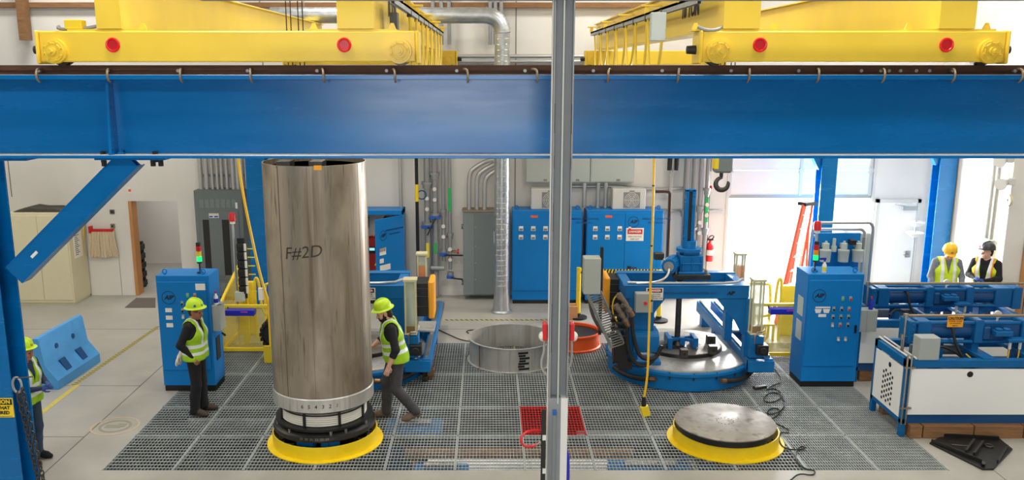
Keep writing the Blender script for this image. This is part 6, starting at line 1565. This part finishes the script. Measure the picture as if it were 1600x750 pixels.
def field_mesh(name, prims, mats, T, parent, h, k_of, cuts=(), face_mat=None, smooth_it=0):
    lo = np.min([prim_bounds(P)[0] for P in prims], 0) - .03; hi = np.max([prim_bounds(P)[1] for P in prims], 0) + .03
    V, F = surface_net(grid_field(prims, k_of, cuts), lo, hi, h)
    ctr = V[F].mean(1)
    if face_mat is not None: mi = face_mat(ctr)
    else:
        best = np.full(len(F), 9.0); mi = np.zeros(len(F), int)
        for P in prims:
            a, b = prim_bounds(P); m = np.all((ctr > a - .04) & (ctr < b + .04), 1)
            d = np.full(len(F), 9.0); d[m] = prim_d(ctr[m], P)
            w_ = d < best; best[w_] = d[w_]; mi[w_] = mats.index(P[-1])
    me = D.meshes.new(name)
    base = W[parent.name]
    VV = [tuple(T @ Vector(v) - base) for v in V]
    me.from_pydata(VV, [], [tuple(int(x) for x in f) for f in F])
    for m in mats: me.materials.append(M[m])
    me.polygons.foreach_set('material_index', mi.astype(np.int32)); me.polygons.foreach_set('use_smooth', [True] * len(F))
    if smooth_it:
        bm = bmesh.new(); bm.from_mesh(me)
        for _ in range(smooth_it): bmesh.ops.smooth_vert(bm, verts=bm.verts, factor=.5, use_axis_x=True, use_axis_y=True, use_axis_z=True)
        bm.to_mesh(me); bm.free()
    o = D.objects.new(name, me); COL.objects.link(o); o.parent = parent; W[o.name] = base.copy()
    return o
I3 = np.eye(3)
def rotm(yaw, pitch, roll=0):
    return np.array(Matrix.Rotation(R(yaw), 3, 'Z') @ Matrix.Rotation(R(pitch), 3, 'Y') @ Matrix.Rotation(R(roll), 3, 'X'))
def hand(prims, wr, d, nrm, side, curl, m):
    """wr wrist, d direction of the fingers, nrm direction the palm faces, side +1 thumb towards d x nrm"""
    wr = np.array(wr, float); d = np.array(d, float); d /= np.linalg.norm(d)
    nrm = np.array(nrm, float); nrm -= d * (nrm @ d); nrm /= np.linalg.norm(nrm)
    s = np.cross(d, nrm) * side
    for t in (-.028, -.01, .01, .026):
        prims.append(('c', wr + s * t * .6 + d * .01, wr + s * t + d * .085, .017, .0145, m))
    for i, (t, L) in enumerate(((.031, .070), (.011, .08), (-.011, .074), (-.03, .058))):
        b = wr + s * t + d * .088; a = curl * (1 + .12 * i); sp = s * t * .25
        p1 = b + (d * math.cos(a * .5) + nrm * math.sin(a * .5)) * L * .48 + sp * .4
        p2 = p1 + (d * math.cos(a * 1.3) + nrm * math.sin(a * 1.3)) * L * .32
        p3 = p2 + (d * math.cos(a * 1.9) + nrm * math.sin(a * 1.9)) * L * .25
        prims.append(('c', b, p1, .0098, .0088, m)); prims.append(('c', p1, p2, .0088, .008, m)); prims.append(('c', p2, p3, .008, .0068, m))
    t0 = wr + s * .026 + d * .022 + nrm * .004; t1 = t0 + s * .03 + d * .03 + nrm * .012; t2 = t1 + s * .006 + d * .032 + nrm * .012; t3 = t2 + d * .024 + nrm * .01 - s * .004
    prims.append(('c', t0, t1, .016, .0125, m)); prims.append(('c', t1, t2, .0115, .0102, m)); prims.append(('c', t2, t3, .01, .008, m))
def person(loc, rot, label, J, S, scale=1.0):
    r = thing('person', label, 'person', loc)
    T = Matrix.Translation(loc) @ Matrix.Rotation(R(rot), 4, 'Z') @ Matrix.Scale(scale, 4)
    A = {k: np.array(v, float) for k, v in J.items() if k not in ('head_rot', 'hands')}
    p = []; sh, tr, sk, bt = S['shirt'], S['trousers'], S['skin'], S['boots']
    pel, che, nk = A['pelvis'], A['chest'], A['neck']
    wst = pel * .45 + che * .55
    yv = A['sL'] - A['sR']; yv /= np.linalg.norm(yv); hy = A['hL'] - A['hR']; hy /= np.linalg.norm(hy)
    tor = []; bk_ = S.get('bulk', 1.12)
    def T_(a, b, ra, rb, m): tor.append(('c', a, b, ra * bk_, rb * bk_, m))
    up = np.array((0, 0, .05))
    for s_ in (-1, 1):
        T_(pel + hy * .065 * s_ + up * .9, wst + yv * .06 * s_, .118, .108, sh)
        T_(wst + yv * .06 * s_, che + yv * .085 * s_, .108, .115, sh)
        T_(che + yv * .085 * s_, nk + yv * .06 * s_ - np.array((0, 0, .07)), .112, .075, sh)
    T_(A['sR'] * .86 + A['sL'] * .14, A['sL'] * .86 + A['sR'] * .14, .07, .07, sh)
    p += tor
    p.append(('c', pel + hy * .075 - up * .5, pel - hy * .075 - up * .5, .122, .122, tr))
    p.append(('c', pel + hy * .062 + up * .7, pel - hy * .062 + up * .7, .116, .116, tr))
    for L in 'LR':
        h_, k_, a_, t_ = A['h' + L], A['k' + L], A['a' + L], A['t' + L]
        p.append(('c', h_, k_, .108, .078, tr)); p.append(('c', k_, k_ * .55 + a_ * .45 + np.array((-.012, 0, 0)), .078, .077, tr)); p.append(('c', k_ * .55 + a_ * .45 + np.array((-.012, 0, 0)), a_ + np.array((0, 0, .01)), .077, .072, tr))
        f = t_ - a_; f[2] = 0; f /= np.linalg.norm(f)
        hl = a_ - f * .045 + np.array((0, 0, -.035)); 
        p.append(('c', a_ + np.array((0, 0, .0)), hl, .05, .042, bt)); p.append(('c', hl, t_ - f * .05 + np.array((0, 0, .012)), .042, .045, bt)); p.append(('c', t_ - f * .06 + np.array((0, 0, .012)), t_, .044, .034, bt))
        p.append(('c', a_ + f * .01, t_ - f * .06 + np.array((0, 0, .03)), .048, .036, bt))
        s_, e_, w_ = A['s' + L], A['e' + L], A['w' + L]
        p.append(('c', s_, e_, .07, .056, S.get('sleeve', sh)))
        fm = S.get('forearm', S.get('sleeve', sh))
        p.append(('c', e_, e_ * .65 + w_ * .35, .056, .05, S.get('sleeve', sh))); p.append(('c', e_ * .65 + w_ * .35, w_, .044, .03, fm))
        hd = J['hands'][L]
        hand(p, w_, hd[0], hd[1], hd[2], hd[3], S.get('glove', sk))
    # head
    hc = A['head']; Q = rotm(*J['head_rot'])
    def H(x, y, z): return hc + Q @ np.array((x, y, z))
    nb = nk + np.array((-.01, 0, -.03))
    p.append(('c', nb, H(-.02, 0, -.06), .062, .056, sk))
    p.append(('e', H(-.012, 0, .035), (.098, .077, .1), Q, sk)); p.append(('e', H(.022, 0, -.05), (.068, .056, .066), Q, sk)); p.append(('e', H(.055, 0, -.09), (.028, .03, .022), Q, sk))
    p.append(('c', H(.088, 0, .012), H(.108, 0, -.026), .011, .016, sk)); p.append(('c', H(.07, -.035, .022), H(.07, .035, .022), .022, .022, sk))
    for y in (-1, 1):
        p.append(('e', H(-.008, .078 * y, -.008), (.02, .01, .032), Q, sk)); p.append(('e', H(.06, .042 * y, -.028), (.028, .024, .028), Q, sk))
        p.append(('e', H(.083, .031 * y, .004), (.008, .014, .007), Q, 'eye'))
        p.append(('c', H(.089, .014 * y, .024), H(.08, .048 * y, .024), .006, .005, S['hair']))
    p.append(('e', H(.084, 0, -.062), (.012, .024, .008), Q, 'lip'))
    if S.get('beard'):
        p.append(('e', H(.03, 0, -.072), (.066, .06, .056), Q, S['hair'])); p.append(('c', H(.085, -.022, -.046), H(.085, .022, -.046), .01, .01, S['hair']))
        for y in (-1, 1): p.append(('c', H(.0, .066 * y, .01), H(.03, .058 * y, -.06), .014, .02, S['hair']))
    small = set([sk, 'eye', 'lip', S['hair'], S.get('glove', sk)])
    def k_of(P): return .008 if (P[-1] in small and P[0] == 'c' and P[3] < .03) or P[-1] in ('eye', 'lip') else .026
    mats = []
    for P in p:
        if P[-1] not in mats: mats.append(P[-1])
    field_mesh('body', p, mats, T, r, .0075, k_of, smooth_it=1)
    HM = T @ Matrix.Translation(Vector(hc)) @ Matrix(Q.tolist()).to_4x4() @ Matrix.Translation((-.006, 0, .012)) @ Matrix.Rotation(R(-5), 4, 'Y')
    # hair below the hat
    hp = [('e', H(-.03, 0, .02), (.092, .08, .085), Q, S['hair']), ('e', H(-.055, 0, -.03), (.055, .066, .055), Q, S['hair'])]
    if S.get('long'): hp.append(('e', H(-.065, 0, -.055), (.055, .07, .06), Q, S['hair']))
    field_mesh('hair', hp, [S['hair']], T, r, .009, lambda P: .02)
    # hard hat
    m = MB(HM)
    pr = [(.128, .055), (.128, .085), (.122, .12), (.105, .155), (.075, .18), (.035, .192), (0, .194)]
    m.lathe([(.118, .055)] + pr, (-.008, 0, 0), 36)
    for v in m.v[:]: pass
    m.bar((-.11, 0, .14), (.09, 0, .15), .03, .0) if False else m.tube([(-.125, 0, .1), (-.1, 0, .165), (-.04, 0, .2), (.03, 0, .2), (.09, 0, .165), (.115, 0, .1)], .012, 8, smooth=2)
    hat = m.build('hard_hat', S['hat'], r)
    m = MB(HM)
    if S.get('cap'):
        m.lathe([(.12, .052), (.135, .05), (.135, .056), (.12, .062)], (-.008, 0, 0), 36, closed=True)
        m.prism([(.085, -.085), (.15, -.075), (.178, -.04), (.184, 0), (.178, .04), (.15, .075), (.085, .085)], 'z', .044, .054)
    else: m.lathe([(.118, .052), (.162, .046), (.167, .05), (.162, .056), (.12, .07)], (0, 0, 0), 40, closed=True)
    m.build('brim', S['hat'], hat)
    st = S.get('sticker')
    if st:
        m = MB(HM)
        for an in ((0,) if S.get('cap') else (0, -55, 75)):
            q = Vector((.121 * math.cos(R(an)) - .008, .121 * math.sin(R(an)), .1)); n_ = Vector((math.cos(R(an)), math.sin(R(an)), .25)).normalized()
            m.cyl(q - n_ * .004, q + n_ * .008, .02, n=12)
        m.build('hat_sticker', st, hat)
    if S.get('goggles'):
        m = MB(HM)
        m.lathe([(.092, -.014), (.1, .002), (.094, .02)], (-.0, 0, 0), 14, a0=R(-62), a1=R(62)); m.build('safety_glasses', 'goggle', r)
        m = MB(HM)
        for y in (-1, 1): m.bar((.04, .082 * y, .01), (-.03, .084 * y, .008), .004, .008)
        m.build('glasses_arm', 'black', r)
    # vest
    if S.get('vest'):
        vp = [(P[0], P[1], P[2], P[3] + .02, P[4] + .02, 'v') for P in tor]
        z_h = pel[2] + S.get('hem', -.06)
        vp += [('c', pel + hy * .07 + np.array((0, 0, -.02)), pel - hy * .07 + np.array((0, 0, -.02)), .14, .14, 'v')]
        vp[-1:] = [('c', pel + hy * .072 * s_ + np.array((0, 0, -.02)), wst + yv * .06 * s_, .136 * bk_ + .008, .124 * bk_, 'v') for s_ in (-1, 1)]
        ax_up = (nk - pel) / np.linalg.norm(nk - pel)
        fw = np.cross(yv, ax_up)
        def loc_(X, Y, Z):
            dx, dy, dz = X - pel[0], Y - pel[1], Z - pel[2]
            return dx * fw[0] + dy * fw[1] + dz * fw[2], dx * yv[0] + dy * yv[1] + dz * yv[2], dx * ax_up[0] + dy * ax_up[1] + dz * ax_up[2]
        Lt = np.linalg.norm(nk - pel)
        cuts = [lambda X, Y, Z: z_h - Z + 0 * X + 0 * Y]
        def neck_cut(X, Y, Z):
            f, s_, u = loc_(X, Y, Z); return .082 - np.sqrt((f) ** 2 + s_ ** 2) - np.maximum(0, (Lt - .1 - u)) * 3
        cuts.append(neck_cut)
        def v_cut(X, Y, Z):
            f, s_, u = loc_(X, Y, Z); wv = np.maximum(0, (u - S.get('vlow', .2)) / (Lt - S.get('vlow', .2))) * S.get('vw', .085) + S.get('gap', .0)
            return np.where(f > .02, wv - np.abs(s_), -1.0)
        cuts.append(v_cut)
        for L in 'LR':
            def arm_cut(X, Y, Z, L=L):
                s0 = A['s' + L]; out = (A['s' + L] - (A['sL'] + A['sR']) / 2); out = out / np.linalg.norm(out)
                c0 = s0 - out * .02 + np.array((0, 0, -.05)); e0 = s0 + out * .25 + np.array((0, 0, -.05))
                ab = e0 - c0; px = X - c0[0]; py = Y - c0[1]; pz = Z - c0[2]
                t = np.clip((px * ab[0] + py * ab[1] + pz * ab[2]) / (ab @ ab), 0, 1)
                return .105 - np.sqrt((px - t * ab[0]) ** 2 + (py - t * ab[1]) ** 2 + ((pz - t * ab[2]) * .75) ** 2)
            cuts.append(arm_cut)
        def fm(c):
            f, s_, u = loc_(c[:, 0], c[:, 1], c[:, 2]); mi = np.zeros(len(c), int)
            a_ = np.abs(s_)
            b1, b2 = S.get('bands', (.09, .22))
            mi[(np.abs(u - b1) < .026) | (np.abs(u - b2) < .026)] = 1
            mi[(np.abs(a_ - .105) < .026) & (u > b2)] = 1
            if S.get('trim'): mi[(np.abs(a_ - .147) < .016) & (u > b2 - .2) & (f > 0)] = 2
            return mi
        field_mesh('safety_vest', vp, [S['vest'], 'reflective', 'orange_trim'], T, r, .0075, lambda P: .03, cuts, fm, smooth_it=1)
    return r, T

J0 = dict(pelvis=(0, 0, .96), chest=(.01, 0, 1.28), neck=(0, 0, 1.5), head=(.04, 0, 1.635), head_rot=(0, 4), sL=(-.005, .2, 1.43), sR=(-.005, -.2, 1.43),
          hL=(0, .09, .92), hR=(0, -.09, .92), kL=(.025, .1, .5), kR=(.025, -.1, .5), aL=(-.02, .11, .09), aR=(-.02, -.11, .09), tL=(.16, .13, .036), tR=(.16, -.13, .036))
# --- man by the left cabinet
J = dict(J0); J.update(head_rot=(-14, 5), head=(.05, -.0, 1.62), eR=(-.12, -.265, 1.17), wR=(.03, -.215, .98), eL=(-.1, .27, 1.17), wL=(.05, .2, .99),
    kR=(.02, -.1, .5), kL=(.03, .1, .5), aR=(-.03, -.1, .09), tR=(.15, -.13, .036), aL=(.03, .12, .09), tL=(.2, .16, .036),
    hands=dict(R=((.5, .12, -.85), (0, 1, .1), -1, .5), L=((.5, -.2, -.8), (0, -1, .1), 1, .5)))
man1, T1 = person((-4.62, 13.3, 0), -2, 'person in lime hard hat and vest standing before the left control cabinet, hand in pocket', J,
    dict(shirt='black_cloth', trousers='black_cloth', skin='skin_tan', boots='boot_brown', hair='hair_dark', hat='lime', vest='vest_lime', sticker='deep_blue', goggles=True, bands=(.06, .17), hem=-.06, bulk=1.2), 1.04)
g = T1 @ Vector((-.2, -.1, .92))
o = thing('work_gloves', 'pale work gloves hanging from the back pocket of the man by the cabinet', 'gloves', g)
pp = []
for dx, dy in ((-.02, -.03), (.0, .05)):
    b = np.array((-.17 + dx, -.12 + dy, .96)); hand(pp, b + np.array((0, 0, .02)), (-.35, -.15, -.9), (1, 0, 0), 1, .3, 'glove_white'); pp.append(('c', b + np.array((.03, .0, .07)), b, .028, .032, 'glove_white'))
field_mesh('gloves', pp, ['glove_white'], T1, o, .0075, lambda P: .012)
# --- bearded man walking behind the cylinder
J = dict(J0); J.update(pelvis=(-.02, 0, .97), chest=(.04, 0, 1.28), neck=(.07, 0, 1.5), head=(.14, 0, 1.605), head_rot=(10, 20), sL=(.05, .2, 1.42), sR=(.06, -.2, 1.43), hL=(-.03, .09, .93), hR=(-.01, -.09, .93),
    kR=(.12, -.1, .52), aR=(.13, -.1, .09), tR=(.32, -.11, .036), kL=(.0, .1, .5), aL=(-.27, .11, .14), tL=(-.1, .13, .04),
    eL=(-.0, .29, 1.14), wL=(.1, .27, .9), eR=(.12, -.28, 1.17), wR=(.3, -.2, 1.05),
    hands=dict(L=((.3, -.02, -.95), (.1, -1, 0), 1, .35), R=((.9, .1, .2), (0, .3, -1), 1, .4)))
person((-1.47, 13.08, 0), 190, 'bearded person in lime hard hat and vest walking right of the tall steel cylinder', J,
    dict(shirt='black_cloth', trousers='grey_trousers', skin='skin_light', forearm='skin_light', boots='boot_tan', hair='hair_dark', beard=True, long=True, hat='lime', vest='vest_lime', bands=(.1, .22), hem=-.06, bulk=1.26), 1.08)
# --- person half hidden by the left column
J = dict(J0); J.update(eL=(.05, .26, 1.15), eR=(.05, -.26, 1.15), wL=(.27, .08, 1.17), wR=(.27, -.08, 1.14),
    hands=dict(L=((.6, -.6, .05), (-.2, -.6, -.8), 1, .4), R=((.7, .5, .1), (-.2, .6, -.6), -1, .4)))
person((-6.37, 11.55, 0), -8, 'person in jeans and blue gloves standing half hidden behind the left column', J,
    dict(shirt='navy_cloth', trousers='jeans', skin='skin_tan', boots='black_cloth', hair='hair_dark', hat='lime', vest='vest_lime', glove='glove_blue', sticker='bright_red', bands=(.08, .2), hem=-.06), .98)
# --- two people behind the test machines
J = dict(J0); J.update(head_rot=(0, 34), head=(.075, 0, 1.61), eL=(.03, .28, 1.15), eR=(.03, -.28, 1.15), wL=(.2, .24, .98), wR=(.2, -.24, .98),
    hands=dict(L=((.6, -.1, -.6), (0, -1, -.2), 1, .4), R=((.6, .1, -.6), (0, 1, -.2), -1, .4)))
person((9.3, 17.6, 0), -100, 'person in yellow hard hat and bright vest looking down behind the test machines', J,
    dict(shirt='grey_shirt', trousers='navy_cloth', skin='skin_light', boots='black_cloth', hair='hair_dark', hat='hat_yellow', cap=True, vest='vest_bright', sticker='deep_blue', bands=(-.3, .02), hem=-.1, vlow=.25, vw=.06), 1.07)
J = dict(J0); J.update(head_rot=(-42, 4), eL=(.08, .27, 1.16), eR=(.06, -.27, 1.17), wL=(.26, .06, 1.13), wR=(.27, -.1, 1.15),
    hands=dict(L=((.5, -.7, .05), (-.3, -.3, -.8), 1, .5), R=((.6, .5, .1), (-.3, .3, -.8), -1, .5)))
person((10.1, 17.6, 0), 226, 'person in dark hard hat and black jacket looking left by the right wall', J,
    dict(shirt='black_cloth', trousers='navy_cloth', skin='skin_light', boots='black_cloth', hair='hair_dark', hat='hat_dark', cap=True, vest='vest_bright', glove='glove_blue', bands=(.06, .2), hem=-.08, trim=True, gap=.04, vlow=.1, vw=.05), 1.06)
